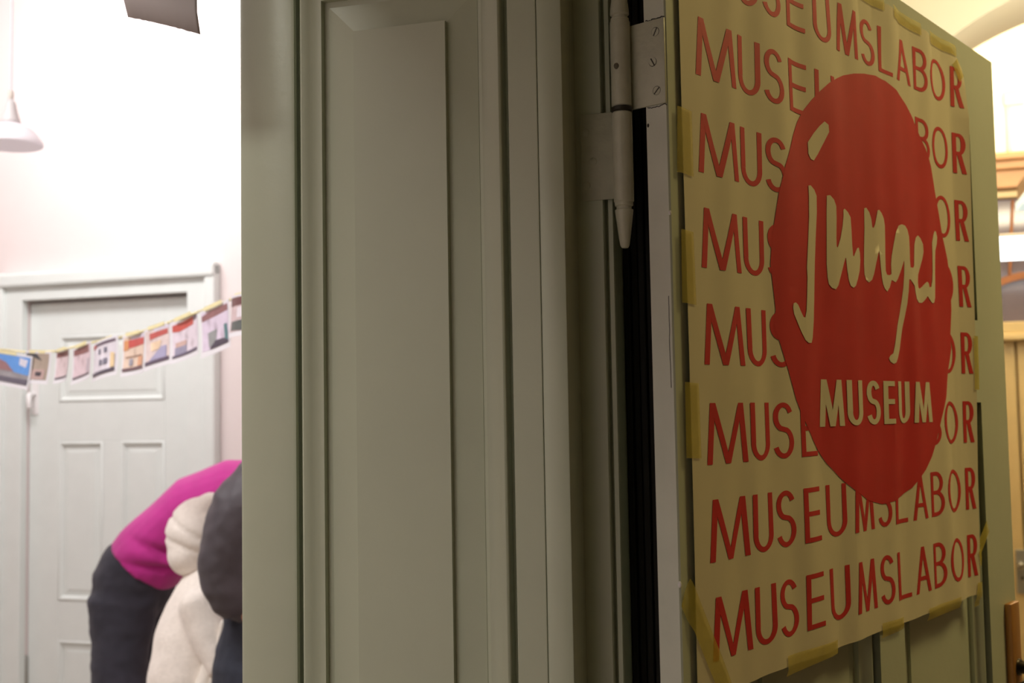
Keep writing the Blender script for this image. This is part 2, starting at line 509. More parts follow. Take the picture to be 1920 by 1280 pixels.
P1, P2, P3 = (dp(-3.752), dp(-3.170)), (dp(-3.752), dp(-3.498)), (dp(-3.402), dp(-3.158))
dbox('stile', DX0, P1[0], .005, 2.09); dbox('stile', P3[1], DX1, .005, 2.09)
dbox('rail', P1[0], P3[1], 1.925, 2.09); dbox('rail', P1[0], P3[1], 1.408, 1.598)
dbox('rail', P1[0], P3[1], .453, .64); dbox('rail', P1[0], P3[1], .005, .16)
dbox('stile', P2[1], P3[0], .64, 1.408); dbox('stile', P2[1], P3[0], .16, .453)
rp = [(0, 0), (.004, -.004), (.012, -.005), (.020, .004), (.026, .012)]
for (x0, x1, z0, z1) in ((P1[0], P3[1], 1.598, 1.925), (*P2, .64, 1.408), (*P3, .64, 1.408), (*P2, .16, .453), (*P3, .16, .453)):
    m = MB(); frame_sweep(m, x0, x1, z0, z1, rp, 0, 1); m.build('panel_moulding', M['room_paint'], t, True, .8)
    m = MB(); panel_mesh(m, x0 + .024, x1 - .024, z0 + .024, z1 - .024, 0, 1, .03, .013, .008, .006, .012); m.build('raised_panel', M['room_paint'], t)
hp = MB(); hp.box(-.448, -.408, -.006, 0, 1.54, 1.70, .003); hp = hp.build('handle_plate', M['white'], t)
m = MB(); m.loft([((-.428, -.004, 1.64), .010, .010), ((-.428, -.05, 1.64), .010, .010), ((-.424, -.056, 1.635), .011, .011), ((-.42, -.056, 1.575), .015, .013)], 12); m.build('lever', M['white'], hp, True)
m = MB(); m.lathe([(.012, .22), (.014, .225), (.014, .36), (.008, .375)], -.468, -.008, 14); m.build('door_hinge', M['steel'], t, True, .6)

# ---------------------------------------------------------------- the open door with the poster
DC = Vector((0.12529, 0.9, 0))
DROT = math.atan2(.769, .639)
d1 = struct('door_1', DC, DROT, 'open grey beige door leaf carrying the poster')
L, R_, M0, M1, TW = .103, .7134, .375, .440, .8155
ZL0, ZL1, ZU0, ZU1, ZTOP = .20, 1.505, 1.607, 1.842, 1.957


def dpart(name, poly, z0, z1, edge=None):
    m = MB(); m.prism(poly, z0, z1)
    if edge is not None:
        m.mi[2 + edge] = 1                      # edge face gets a lighter paint in place of the light it lacks
    return m.build(name, [M['paint'], M['lit_edge_paint']], d1)


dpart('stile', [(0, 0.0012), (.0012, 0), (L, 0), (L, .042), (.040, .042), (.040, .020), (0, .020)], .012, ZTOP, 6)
dpart('stile', [(R_, 0), (TW - .0015, 0), (TW, .0015), (TW, .020), (TW - .014, .020), (TW - .014, .042), (R_, .042)], .012, ZTOP)
for z0, z1 in ((.012, ZL0), (ZL1, ZU0), (ZU1, ZTOP)):
    dpart('rail', [(L, 0), (R_, 0), (R_, .042), (L, .042)], z0, z1)
dpart('muntin', [(M0, 0), (M1, 0), (M1, .042), (M0, .042)], ZL0, ZL1)
dprof = [(0, 0), (0, .0120), (.0040, .0122), (.0052, .0060), (.0085, .0054), (.0125, .0080), (.0170, .0125), (.0210, .0140), (.0212, .0190)]
for x0, x1, z0, z1 in ((L, M0, ZL0, ZL1), (M1, R_, ZL0, ZL1), (L, R_, ZU0, ZU1)):
    m = MB(); frame_sweep(m, x0, x1, z0, z1, dprof, 0, 1); m.build('panel_moulding', M['paint'], d1, True, .7)
    m = MB(); panel_mesh(m, x0 + .021, x1 - .021, z0 + .021, z1 - .021, 0, 1, .026, .0195, .0160, .0130, .012); m.build('raised_panel', M['paint'], d1)
hp = MB(); hp.box(.768, .801, -.009, 0, 1.005, 1.2505, .0018); hp = hp.build('handle_plate', M['brass'], d1, True, .5)
m = MB()
m.loft([((.785, -.006, 1.170), .0105, .0105), ((.785, -.012, 1.170), .0105, .0105), ((.785, -.0125, 1.170), .0078, .0078), ((.785, -.046, 1.170), .0078, .0078), ((.778, -.054, 1.170), .0082, .0085), ((.765, -.056, 1.170), .0085, .0095), ((.700, -.055, 1.171), .0075, .0110), ((.668, -.050, 1.171), .0065, .0105)], 16, (0, 0, 1))
m.build('lever', M['dark_metal'], hp, True)
m = MB(); m.ball((.785, -.010, 1.105), .005, .003, .005); m.box(.7835, .7865, -.0115, -.008, 1.09, 1.104); m.build('keyhole', M['grime'], hp)
m = MB(); m.loft([((.785, -.009, 1.105), .0028, .0028), ((.785, -.030, 1.105), .0028, .0028)], 10, (0, 0, 1)); m.ball((.785, -.040, 1.105), .012, .0125, .0035); m.build('key', M['steel'], hp, True)
# knocks in the paint along the free edge of the leaf
for z, s in ((1.727, .0011), (1.655, .0012), (1.368, .0016)):
    m = MB(); m.ball((.0004, .0185 if z > 1.7 else .0006, z), .0012, s, s * 1.6, seg=10); m.build('paint_chip', M['grime'] if z > 1.7 else M['white'], d1, True)

# ---------------------------------------------------------------- the hinge
PINP, PINQ = -.1732, .905
hg = tag(empty('hinge', W(PINP, PINQ, 1.66), ROT), 'grey painted steel pin hinge with slotted screws between reveal and poster door', 'hinge')


def hbuild(mb, name, mt, par, smooth=True, auto=.6, door=False):
    o0 = W(PINP, PINQ, 1.66)
    c, s = math.cos(DROT), math.sin(DROT)
    inv = Matrix.Rotation(-ROT, 3, 'Z')
    out = []
    for x, y, z in mb.v:
        if door:
            w = Vector((DC.x + c * x - s * y, DC.y + s * x + c * y, z))
            out.append((inv @ (w - o0))[:])
        else:
            out.append((x - PINP, y - PINQ, z - 1.66))
    mb.v = out
    return mb.build(name, mt, par, smooth, auto)


r = .0080
m = MB(); m.lathe([(r * .86, 1.7436), (r, 1.7446), (r, 1.812), (r * .93, 1.8136)], PINP, PINQ, 36); hbuild(m, 'upper_knuckle', M['hinge'], hg)
m = MB(); m.lathe([(r * .86, 1.6662), (r, 1.6674), (r, 1.7382), (r * .9, 1.7392)], PINP, PINQ, 36); hbuild(m, 'lower_knuckle', M['hinge'], hg)
m = MB(); m.lathe([(r * .80, 1.7390), (r * 1.06, 1.7402), (r * 1.06, 1.7428), (r * .8, 1.7440)], PINP, PINQ, 36); hbuild(m, 'washer', M['grime'], hg)
m = MB(); m.lathe([(.0012, 1.6300), (.0026, 1.6303), (.0036, 1.6320), (.0046, 1.6380), (.0072, 1.6595), (.0072, 1.6606), (.0060, 1.6612), (.0060, 1.6632), (.0073, 1.6640), (.0073, 1.6666)], PINP, PINQ, 36); hbuild(m, 'finial', M['hinge'], hg)
m = MB(); m.lathe([(.0073, 1.8132), (.0073, 1.8152), (.0062, 1.8160), (.0062, 1.8176), (.0076, 1.8186), (.0074, 1.8230), (.0046, 1.8450), (.0030, 1.8490), (.0010, 1.8496)], PINP, PINQ, 36); hbuild(m, 'finial', M['hinge'], hg)
dl = MB(); dl.box(-.0022, .0001, .0003, .0345, 1.7418, 1.8102, .0007); dl.box(-.0060, .0001, .0325, .0362, 1.7446, 1.8095, .0008)
dl = hbuild(dl, 'door_leaf_plate', M['hinge'], hg, True, .5, True)
fl = MB(); fl.box(-.2090, -.1795, .9112, .9131, 1.6712, 1.7421, .0007); fl.box(-.1822, -.1772, .9085, .9131, 1.6712, 1.7385, .0008)
fl = hbuild(fl, 'frame_leaf_plate', M['hinge'], hg, True, .5)


def screw(y, z, ang, par):
    """slotted countersunk head on the door plate; the slot is cut between two half heads"""
    R0, sl, dep = .0033, .00055, .0008
    x1 = -.0026
    m = MB()
    for sgn in (1, -1):
        pts = []
        a0 = math.asin(sl / R0)
        for k in range(13):
            a = a0 + (PI - 2 * a0) * k / 12
            pts.append((R0 * math.cos(a), sgn * R0 * math.sin(a)))
        ca, sa = math.cos(ang), math.sin(ang)
        P = [(y + px * ca - pz * sa, z + px * sa + pz * ca) for px, pz in pts]
        n = len(P)
        m.add([(x1, a, b) for a, b in P] + [(x1 + dep, a, b) for a, b in P], [tuple(range(n)), tuple(range(2 * n - 1, n - 1, -1))] + [(i, (i + 1) % n, n + (i + 1) % n, n + i) for i in range(n)])
    o = hbuild(m, 'screw', M['hinge'], par, False, None, True)
    ring = MB()
    vs, fs = [], []
    for k in range(28):
        a = 2 * PI * k / 28
        w = .00030 + .00022 * math.sin(a + ang * 3)
        for rr, xx in ((R0 - .0002, -.00225), (R0 + w, -.00225), (R0 + w, -.00236), (R0 - .0002, -.00236)):
            vs.append((xx, y + rr * math.cos(a), z + rr * math.sin(a)))
    for k in range(28):
        a, b = k * 4, ((k + 1) % 28) * 4
        for j in range(4):
            fs.append((a + j, a + (j + 1) % 4, b + (j + 1) % 4, b + j))
    ring.add(vs, fs)
    hbuild(ring, 'dirt_ring', M['grime'], par, False, None, True)
    sd = MB()
    ca, sa = math.cos(ang), math.sin(ang)
    c4 = [(-R0, -sl), (R0, -sl), (R0, sl), (-R0, sl)]
    sd.add([(-.0021 - .0002, y + px * ca - pz * sa, z + px * sa + pz * ca) for px, pz in c4] + [(-.0021, y + px * ca - pz * sa, z + px * sa + pz * ca) for px, pz in c4], [(0, 1, 2, 3), (7, 6, 5, 4), (0, 4, 5, 1), (1, 5, 6, 2), (2, 6, 7, 3), (3, 7, 4, 0)])
    hbuild(sd, 'screw_slot', M['grime'], par, False, None, True)


screw(.0082, 1.7998, math.radians(118), dl)
screw(.0113, 1.7764, math.radians(62), dl)
screw(.0081, 1.7526, math.radians(135), dl)
for p, z in ((-.2046, 1.6836), (-.1989, 1.7028), (-.2046, 1.7270)):
    m = MB(); m.ball((p, .9113, z), .0034, .0007, .0034); hbuild(m, 'screw', M['hinge'], fl)
m = MB(); m.ball((PINP - .002, PINQ - .0078, 1.775), .0022, .0011, .0026, seg=10); hbuild(m, 'grease_spot', M['smudge'], hg)



def crack(pts, wd):
    m = MB()
    for (y0, z0), (y1, z1) in zip(pts, pts[1:]):
        d = Vector((y1 - y0, z1 - z0)).normalized() * wd * .5
        q = [(y0 - d.y, z0 + d.x), (y1 - d.y, z1 + d.x), (y1 + d.y, z1 - d.x), (y0 + d.y, z0 - d.x)]
        m.add([(-.00035, a, b) for a, b in q] + [(.0001, a, b) for a, b in q], [(0, 1, 2, 3), (7, 6, 5, 4), (0, 4, 5, 1), (1, 5, 6, 2), (2, 6, 7, 3), (3, 7, 4, 0)])
    m.build('paint_crack', M['grime'], d1)


rc = random.Random(11)
for z0, y0, y1, wd in ((1.8112, .0008, .0185, .0008), (1.7409, .0008, .0185, .0006)):
    k = 14
    crack([(y0 + (y1 - y0) * i / k, z0 + rc.uniform(-.0007, .0007)) for i in range(k + 1)], wd)
crack([(.0035 + rc.uniform(-.0003, .0003), 1.590 - .0055 * i) for i in range(14)], .00035)
# ---------------------------------------------------------------- the poster
PT0, PT1, PZ0, PZ1 = .0165, .669, 1.2765, 1.936


def hcurl(z):
    tab = [(1.27, .000), (1.345, .002), (1.54, .009), (1.742, .014), (1.853, .016), (1.895, .010), (1.93, .001), (1.95, 0)]
    if z <= tab[0][0]:
        return tab[0][1]
    for (a, b), (c, d) in zip(tab, tab[1:]):
        if z <= c:
            f = (z - a) / (c - a)
            return b + (d - b) * f
    return 0


def hpap(t, z):
    e = smoothstep(PT0, .10, t)
    w = .0016 * math.sin(2 * PI * (t / .092 + .9 * (z - 1.6) + .5 * noise.noise(Vector((t * 4, z * 4, 2.2))))) * (.5 + .5 * noise.noise(Vector((t * 6, z * 3, 1.3))))
    w += .0004 * math.sin(2 * PI * (t / .051 - 1.6 * (z - 1.3)) + 1)
    w += .0026 * noise.noise(Vector((t * 9, z * 3.2, 4.1))) + .0008 * noise.noise(Vector((t * 17, z * 8, 7.7)))
    up = smoothstep(1.86, 1.93, z)
    w += up * .0022 * math.sin(2 * PI * t / .105) * smoothstep(.2, .4, t)
    c = max(0.0, (t - .632) / .044)
    base = .0030 + (.35 + .65 * e) * w
    return max(.0012, base) + hcurl(z) * c ** 1.5


po = tag(empty('poster', DC + Vector((0, 0, 0)), DROT), 'square beige poster with red lettering and red dot taped to the open door', 'poster')


def pnormal(t, z):
    e = .0008
    return Vector((-(hpap(t + e, z) - hpap(t - e, z)) / (2 * e), -1, -(hpap(t, z + e) - hpap(t, z - e)) / (2 * e))).normalized()


def paper_normals(me, nor):
    """print shares the paper's own normals, so that it shades as ink and not as a relief"""
    for f in me.polygons:
        if f.normal.y > 0:
            f.flip()
    me.update()
    me.normals_split_custom_set_from_vertices(nor)


def pprint(mb, name, mt, off, smooth=True):
    nor = [pnormal(t, z) for t, z in mb.v]
    lay = mb.lay + [0] * (len(mb.v) - len(mb.lay))
    mb.v = [(t, -(hpap(t, z) + off + .00003 * (k % 6)), z) for (t, z), k in zip(mb.v, lay)]
    o = mb.build(name, mt, po, smooth)
    paper_normals(o.data, nor)
    return o


class Flat(MB):
    """flat print in (t, z), cut fine enough to follow the paper"""
    def __init__(self):
        super().__init__()
        self.lay, self.cur = [], 0

    def quad(self, a, b, c, d, step=.006):
        nu = max(1, int(max(math.dist(a, b), math.dist(d, c)) / step + .5)); nv = max(1, int(max(math.dist(a, d), math.dist(b, c)) / (step * 1.4) + .5))
        vs = []
        for j in range(nv + 1):
            v = j / nv
            for i in range(nu + 1):
                u = i / nu
                vs.append(tuple((1 - u) * (1 - v) * a[k] + u * (1 - v) * b[k] + u * v * c[k] + (1 - u) * v * d[k] for k in (0, 1)))
        fs = [(j * (nu + 1) + i, j * (nu + 1) + i + 1, (j + 1) * (nu + 1) + i + 1, (j + 1) * (nu + 1) + i) for j in range(nv) for i in range(nu)]
        n = len(self.v)
        self.v += vs
        self.lay += [self.cur] * len(vs)
        self.f += [tuple(k + n for k in f) for f in fs]
        self.mi += [0] * len(fs)

    def nxt(self):
        self.cur += 1

    def poly(self, pts, st=.012, sz=.014):
        bm = bmesh.new()
        vs = [bm.verts.new((x, 0, z)) for x, z in pts]
        for tri in tessellate_polygon([[Vector((x, z, 0)) for x, z in pts]]):
            bm.faces.new([vs[i] for i in tri])
        x0, x1 = min(p[0] for p in pts), max(p[0] for p in pts)
        z0, z1 = min(p[1] for p in pts), max(p[1] for p in pts)
        x = x0 + st
        while x < x1:
            bmesh.ops.bisect_plane(bm, geom=bm.verts[:] + bm.edges[:] + bm.faces[:], plane_co=(x, 0, 0), plane_no=(1, 0, 0)); x += st
        z = z0 + sz
        while z < z1:
            bmesh.ops.bisect_plane(bm, geom=bm.verts[:] + bm.edges[:] + bm.faces[:], plane_co=(0, 0, z), plane_no=(0, 0, 1)); z += sz
        bm.verts.index_update()
        n = len(self.v)
        self.v += [(v.co.x, v.co.z) for v in bm.verts]
        self.lay += [0] * len(bm.verts)
        self.f += [tuple(v.index + n for v in f.verts) for f in bm.faces]
        self.mi += [0] * len(bm.faces)
        bm.free()

    # letter strokes; x, w in door metres, y in 0..h above the base line, tilt = slope of the row
    def letter(self, ch, x, w, z, h, sx, sy, slope=0.0):
        T = lambda a, b: (x + a, z + b + (a + x) * slope)
        bar = lambda a0, a1, b0, b1: self.nxt() or self.quad(T(a0, b0), T(a1, b0), T(a1, b1), T(a0, b1))
        slant = lambda xb, xt, b0, b1: self.nxt() or self.quad(T(xb, b0), T(xb + sx, b0), T(xt + sx, b1), T(xt, b1))

        def arc(cx, cy, a, b, d0, d1, n=14):
            self.nxt()
            ang = [math.radians(d0 + (d1 - d0) * k / n) for k in range(n + 1)]
            for p, q in zip(ang, ang[1:]):
                self.quad(T(cx + (a - sx) * math.cos(p), cy + (b - sy) * math.sin(p)), T(cx + a * math.cos(p), cy + b * math.sin(p)), T(cx + a * math.cos(q), cy + b * math.sin(q)), T(cx + (a - sx) * math.cos(q), cy + (b - sy) * math.sin(q)))
        if ch == 'M':
            i = .10 * w
            slant(0, i, 0, h); slant(w - sx, w - sx - i, 0, h)
            slant(w / 2 - sx / 2, i, 0, h); slant(w / 2 - sx / 2, w - sx - i, 0, h)
        elif ch == 'U':
            b = .30 * h
            bar(0, sx, b, h); bar(w - sx, w, b, h); arc(w / 2, b, w / 2, b, 180, 360, 18)
        elif ch == 'S':
            rb = (h + sy) / 4 * 1.04
            rt_ = (h + sy) / 2 - rb
            arc(w / 2, rb, w / 2, rb, -160, 68, 22)
            arc(w / 2, h - rt_, w / 2 * .93, rt_, 22, 248, 22)
            a0, a1 = math.radians(68), math.radians(248)
            p0 = (w / 2 + (w / 2 - sx) * math.cos(a0), rb + (rb - sy) * math.sin(a0)); p1 = (w / 2 + w / 2 * math.cos(a0), rb + rb * math.sin(a0))
            q0 = (w / 2 + (w / 2 * .93) * math.cos(a1), h - rt_ + rt_ * math.sin(a1)); q1 = (w / 2 + (w / 2 * .93 - sx) * math.cos(a1), h - rt_ + (rt_ - sy) * math.sin(a1))
            self.quad(T(*p0), T(*p1), T(*q1), T(*q0))
        elif ch == 'E':
            bar(0, sx, 0, h); bar(sx, w, 0, sy); bar(sx, w, h - sy, h); bar(sx, w * .96, h * .52 - sy / 2, h * .52 + sy / 2)
        elif ch == 'L':
            bar(0, sx, 0, h); bar(sx, w, 0, sy)
        elif ch == 'A':
            slant(0, w / 2 - sx / 2, 0, h); slant(w - sx, w / 2 - sx / 2, 0, h); bar(w * .2, w * .8, h * .27, h * .27 + sy)
        elif ch == 'B':
            hm = h * .53
            bar(0, sx, 0, h)
            rl, ru = (hm + sy / 2) / 2, (h - hm + sy / 2) / 2
            wl, wu = w - w * .45, w * .92 - w * .45
            for y0 in (0, hm - sy / 2, h - sy):
                bar(sx, w * .46, y0, y0 + sy)
            arc(w * .45, rl, wl, rl, -90, 90); arc(w * .45, h - ru, wu, ru, -90, 90)
        elif ch == 'O':
            arc(w / 2, h / 2, w / 2, h / 2, 0, 360, 36)
        elif ch == 'R':
            hm = h * .50
            bar(0, sx, 0, h)
            ru = (h - hm + sy / 2) / 2
            for y0 in (hm - sy / 2, h - sy):
                bar(sx, w * .52, y0, y0 + sy)
            arc(w * .50, h - ru, w * .46, ru, -90, 90)
            slant(w - sx, w * .34, 0, hm)


pm = MB()
NU, NV = 280, 140
for j in range(NV + 1):
    for i in range(NU + 1):
        u = i / NU
        t = PT0 + (PT1 - PT0) * u
        zt = PZ1 - max(0, t - .645) * .85 + .0012 * noise.noise(Vector((t * 12, 0, 3)))
        zb = PZ0 + .0016 * noise.noise(Vector((t * 10, 0, 9)))
        z = zb + (zt - zb) * j / NV
        pm.v.append((t, -hpap(t, z), z))
for j in range(NV):
    for i in range(NU):
        a = j * (NU + 1) + i
        pm.f.append((a, a + 1, a + NU + 2, a + NU + 1)); pm.mi.append(0)
pm.build('paper', M['paper'], po, True)

LET = [('M', .0445, .0666), ('U', .1167, .0385), ('S', .1611, .0375), ('E', .2125, .0370), ('U', .2645, .0431), ('M', .3213, .0521), ('S', .3829, .0349), ('L', .4278, .0370), ('A', .4769, .0425), ('B', .5308, .0385), ('O', .5797, .0518), ('R', .6460, .0290)]
LET = [(ch, x - .003 * (1.73 + (x - .05) * 2.28), w if ch != 'R' else .0262) for ch, x, w in LET]
ROWS = [1.877, 1.7977, 1.7177, 1.640, 1.562, 1.482, 1.405, 1.328]
for zc in ROWS:
    F = Flat()
    sl = (zc - 1.482) * .045
    for ch, x, w in LET:
        F.letter(ch, x, w, zc - .0247 - .045 * sl, .0492, .0084, .0043, sl)
    pprint(F, 'lettering_row', M['red'], .00022)
J = [(0.237, 1.7091), (0.242, 1.7101), (0.2499, 1.7069), (0.2549, 1.702), (0.2544, 1.686), (0.25, 1.6617), (0.2462, 1.636), (0.2433, 1.6075), (0.2404, 1.5823), (0.2367, 1.5666), (0.2335, 1.5614), (0.2266, 1.5613), (0.2199, 1.5636), (0.2119, 1.571), (0.2041, 1.5797), (0.1979, 1.5862), (0.196, 1.5922), (0.1973, 1.596), (0.202, 1.5971), (0.2069, 1.5951), (0.2116, 1.59), (0.2173, 1.5845), (0.2207, 1.5844), (0.2236, 1.5907), (0.2256, 1.6032), (0.2276, 1.622), (0.227, 1.6312), (0.2306, 1.6518), (0.2354, 1.679), (0.237, 1.6996)]
U = [(0.2763, 1.7049), (0.2827, 1.7061), (0.2899, 1.7027), (0.2944, 1.6967), (0.2943, 1.686), (0.2927, 1.6662), (0.2927, 1.6572), (0.2949, 1.6563), (0.3021, 1.6656), (0.3091, 1.6795), (0.3123, 1.6898), (0.3128, 1.6957), (0.3164, 1.6973), (0.3241, 1.6949), (0.3304, 1.6903), (0.3312, 1.6804), (0.3313, 1.6636), (0.3323, 1.652), (0.3343, 1.6514), (0.3387, 1.656), (0.3439, 1.6607), (0.3485, 1.6617), (0.351, 1.6571), (0.3514, 1.6487), (0.3485, 1.6383), (0.3424, 1.6294), (0.3365, 1.6223), (0.3307, 1.6197), (0.3237, 1.6213), (0.3202, 1.626), (0.3171, 1.6357), (0.315, 1.6479), (0.3134, 1.6481), (0.3077, 1.6398), (0.3011, 1.6294), (0.2945, 1.6191), (0.2892, 1.6152), (0.2811, 1.6162), (0.2758, 1.6194), (0.2737, 1.6256), (0.2725, 1.6384), (0.2738, 1.6642), (0.275, 1.6886)]
N = [(0.3667, 1.7041), (0.3718, 1.7053), (0.3778, 1.7012), (0.3815, 1.6947), (0.3828, 1.6862), (0.3853, 1.6856), (0.3896, 1.6905), (0.3939, 1.6997), (0.3966, 1.7053), (0.4011, 1.7067), (0.4083, 1.7041), (0.4145, 1.6995), (0.4169, 1.6918), (0.4158, 1.6758), (0.4141, 1.6579), (0.4137, 1.6438), (0.4168, 1.6397), (0.4245, 1.6399), (0.4291, 1.6415), (0.4292, 1.6522), (0.4319, 1.6614), (0.4382, 1.6745), (0.4451, 1.6878), (0.4528, 1.6959), (0.4624, 1.6985), (0.4719, 1.6981), (0.4786, 1.6943), (0.4827, 1.6873), (0.483, 1.6754), (0.4824, 1.6606), (0.4831, 1.6533), (0.4914, 1.6535), (0.4956, 1.6562), (0.4977, 1.6676), (0.5006, 1.6809), (0.5074, 1.689), (0.5152, 1.6923), (0.5225, 1.6897), (0.5285, 1.6837), (0.529, 1.6743), (0.5251, 1.6664), (0.518, 1.6563), (0.5105, 1.6473), (0.5086, 1.6387), (0.51, 1.6332), (0.5139, 1.632), (0.5217, 1.635), (0.5298, 1.6394), (0.5352, 1.6417), (0.5391, 1.6401), (0.5412, 1.6355), (0.5465, 1.6365), (0.551, 1.6439), (0.5539, 1.6556), (0.5555, 1.6749), (0.5559, 1.6884), (0.5622, 1.6978), (0.5682, 1.7033), (0.5735, 1.7029), (0.577, 1.6964), (0.5745, 1.6884), (0.5682, 1.68), (0.5654, 1.6643), (0.5628, 1.6409), (0.56, 1.6254), (0.5551, 1.6189), (0.5481, 1.6179), (0.5407, 1.6212), (0.5349, 1.6252), (0.5278, 1.6204), (0.5198, 1.6167), (0.5097, 1.6161), (0.5011, 1.6196), (0.4969, 1.6267), (0.4942, 1.6339), (0.4873, 1.6371), (0.4803, 1.6402), (0.4778, 1.6391), (0.4756, 1.6271), (0.4712, 1.6122), (0.464, 1.5973), (0.4571, 1.5843), (0.4533, 1.5752), (0.4474, 1.5625), (0.4401, 1.5534), (0.4336, 1.5479), (0.4257, 1.5463), (0.4178, 1.5484), (0.4146, 1.5518), (0.4175, 1.5545), (0.4254, 1.5574), (0.4308, 1.5655), (0.4364, 1.5763), (0.442, 1.5872), (0.4503, 1.6001), (0.4573, 1.6149), (0.4626, 1.6298), (0.4655, 1.6445), (0.4663, 1.6573), (0.4656, 1.6596), (0.4628, 1.6552), (0.4548, 1.6454), (0.447, 1.6376), (0.4406, 1.6335), (0.4343, 1.6345), (0.4294, 1.6353), (0.4269, 1.6325), (0.4232, 1.6269), (0.416, 1.622), (0.4096, 1.6242), (0.4048, 1.629), (0.4019, 1.6358), (0.3998, 1.6461), (0.3982, 1.6565), (0.3971, 1.6637), (0.3941, 1.6596), (0.3879, 1.6486), (0.3826, 1.6377), (0.3778, 1.6313), (0.3712, 1.6282), (0.3651, 1.6303), (0.3614, 1.636), (0.3611, 1.6462), (0.3632, 1.6652), (0.3658, 1.6843), (0.3662, 1.6981)]
DOT = [(0.2751, 1.7769), (0.2828, 1.7748), (0.2835, 1.7679), (0.2735, 1.7566), (0.2607, 1.7432), (0.2513, 1.7352), (0.2448, 1.7355), (0.2403, 1.7399), (0.2403, 1.7509), (0.2525, 1.7616), (0.2648, 1.7706)]
DISC = [(0.3531, 1.8411), (0.3803, 1.847), (0.4083, 1.8508), (0.437, 1.8512), (0.4663, 1.8467), (0.4915, 1.8374), (0.5138, 1.8247), (0.5318, 1.8108), (0.5482, 1.7951), (0.5631, 1.7776), (0.5729, 1.7584), (0.5851, 1.7287), (0.594, 1.6995), (0.6069, 1.673), (0.6143, 1.6438), (0.6144, 1.6141), (0.6085, 1.5798), (0.6109, 1.5692), (0.6038, 1.5545), (0.5949, 1.5394), (0.583, 1.5127), (0.563, 1.4878), (0.5468, 1.464), (0.5428, 1.4587), (0.5298, 1.4454), (0.5089, 1.4316), (0.4679, 1.4136), (0.4225, 1.4036), (0.3872, 1.4022), (0.3515, 1.4084), (0.3167, 1.421), (0.2872, 1.4355), (0.2612, 1.4493), (0.2438, 1.4614), (0.2301, 1.4726), (0.2158, 1.4876), (0.2059, 1.4998), (0.1991, 1.509), (0.1917, 1.5228), (0.1852, 1.5347), (0.1787, 1.5455), (0.1697, 1.5628), (0.1632, 1.5719), (0.1627, 1.579), (0.1663, 1.5881), (0.1643, 1.6027), (0.16, 1.6289), (0.1618, 1.6404), (0.1634, 1.6487), (0.1675, 1.6649), (0.1767, 1.6949), (0.1889, 1.7209), (0.2091, 1.7514), (0.2222, 1.7673), (0.2366, 1.7816), (0.2523, 1.7945), (0.2695, 1.8062), (0.2882, 1.8175), (0.3072, 1.8258), (0.3292, 1.8343)]
F = Flat(); F.poly(DISC); pprint(F, 'red_disc', M['red'], .00042)
F = Flat()
for pts in (DOT, J, U, N):
    F.poly(pts)
pprint(F, 'handwritten_lettering', M['paper'], .00080)
F = Flat()
for ch, a, b, a2 in (('M', .2504, .3043, .2470), ('U', .3105, .3477, .3067), ('S', .3578, .3929, .3538), ('E', .4013, .4285, .3970), ('U', .4388, .4725, .4344), ('M', .4815, .5375, .4768)):
    F.letter(ch, (a + a2) / 2, b - a, 1.4835, .0445, .0112, .0052)
pprint(F, 'bold_lettering', M['paper'], .00080)


def tape(pts, lift=.0010):
    """strip of tape: quad in (t, z), following paper and door surface"""
    F = Flat(); F.quad(*pts, step=.004)
    out = []
    for t, z in F.v:
        on = smoothstep(-.011, -.003, min(t - PT0, PT1 - t, z - PZ0, PZ1 - z))
        gx = max(t - R_, 0) if t > R_ else 0
        out.append((t, -(lift + on * hpap(t, z)), z))
    F.v = out
    F.build('tape_strip', M['tape'], po, True)


tape([(.0085, 1.688), (.030, 1.687), (.030, 1.740), (.010, 1.741)])
tape([(.0095, 1.585), (.028, 1.584), (.027, 1.642), (.0105, 1.643)])
tape([(.0095, 1.464), (.029, 1.463), (.028, 1.522), (.010, 1.523)])
tape([(-.0005, 1.352), (.056, 1.262), (.074, 1.270), (.010, 1.372)])
tape([(.1650, 1.2690), (.2700, 1.2720), (.2700, 1.2845), (.1650, 1.2870)])
tape([(.3750, 1.2690), (.4290, 1.2705), (.4290, 1.2830), (.3750, 1.2840)])
tape([(.5000, 1.2680), (.6000, 1.2690), (.6000, 1.2815), (.5000, 1.2815)])
tape([(.664, 1.520), (.690, 1.520), (.690, 1.585), (.664, 1.585)])
tape([(.668, 1.308), (.720, 1.345), (.713, 1.360), (.664, 1.326)])
for x0, x1 in ((.335, .435), (.46, .545), (.575, .655)):
    tape([(x0, 1.927), (x1, 1.927), (x1, 1.9415), (x0, 1.9415)])
tape([(.642, 1.915), (.656, 1.925), (.668, 1.905), (.656, 1.895)])
tape([(.655, 1.262), (.672, 1.262), (.676, 1.290), (.660, 1.290)])
PH = [((-1.724, 3.675, 1.734), (-1.357, 3.322, 1.703), 0.0960), ((-1.408, 3.371, 1.706), (-1.286, 3.253, 1.7), 0.091), ((-1.276, 3.244, 1.699), (-1.201, 3.172, 1.704), 0.0911), ((-1.199, 3.17, 1.704), (-1.112, 3.087, 1.712), 0.1003), ((-1.108, 3.082, 1.712), (-1.01, 2.988, 1.716), 0.1029), ((-0.991, 2.97, 1.718), (-0.913, 2.895, 1.726), 0.1061), ((-0.909, 2.891, 1.726), (-0.828, 2.813, 1.739), 0.1045), ((-0.822, 2.808, 1.739), (-0.737, 2.726, 1.754), 0.1039), ((-0.727, 2.716, 1.755), (-0.64, 2.633, 1.771), 0.1127), ((-0.631, 2.624, 1.773), (-0.56, 2.556, 1.785), 0.0949)]
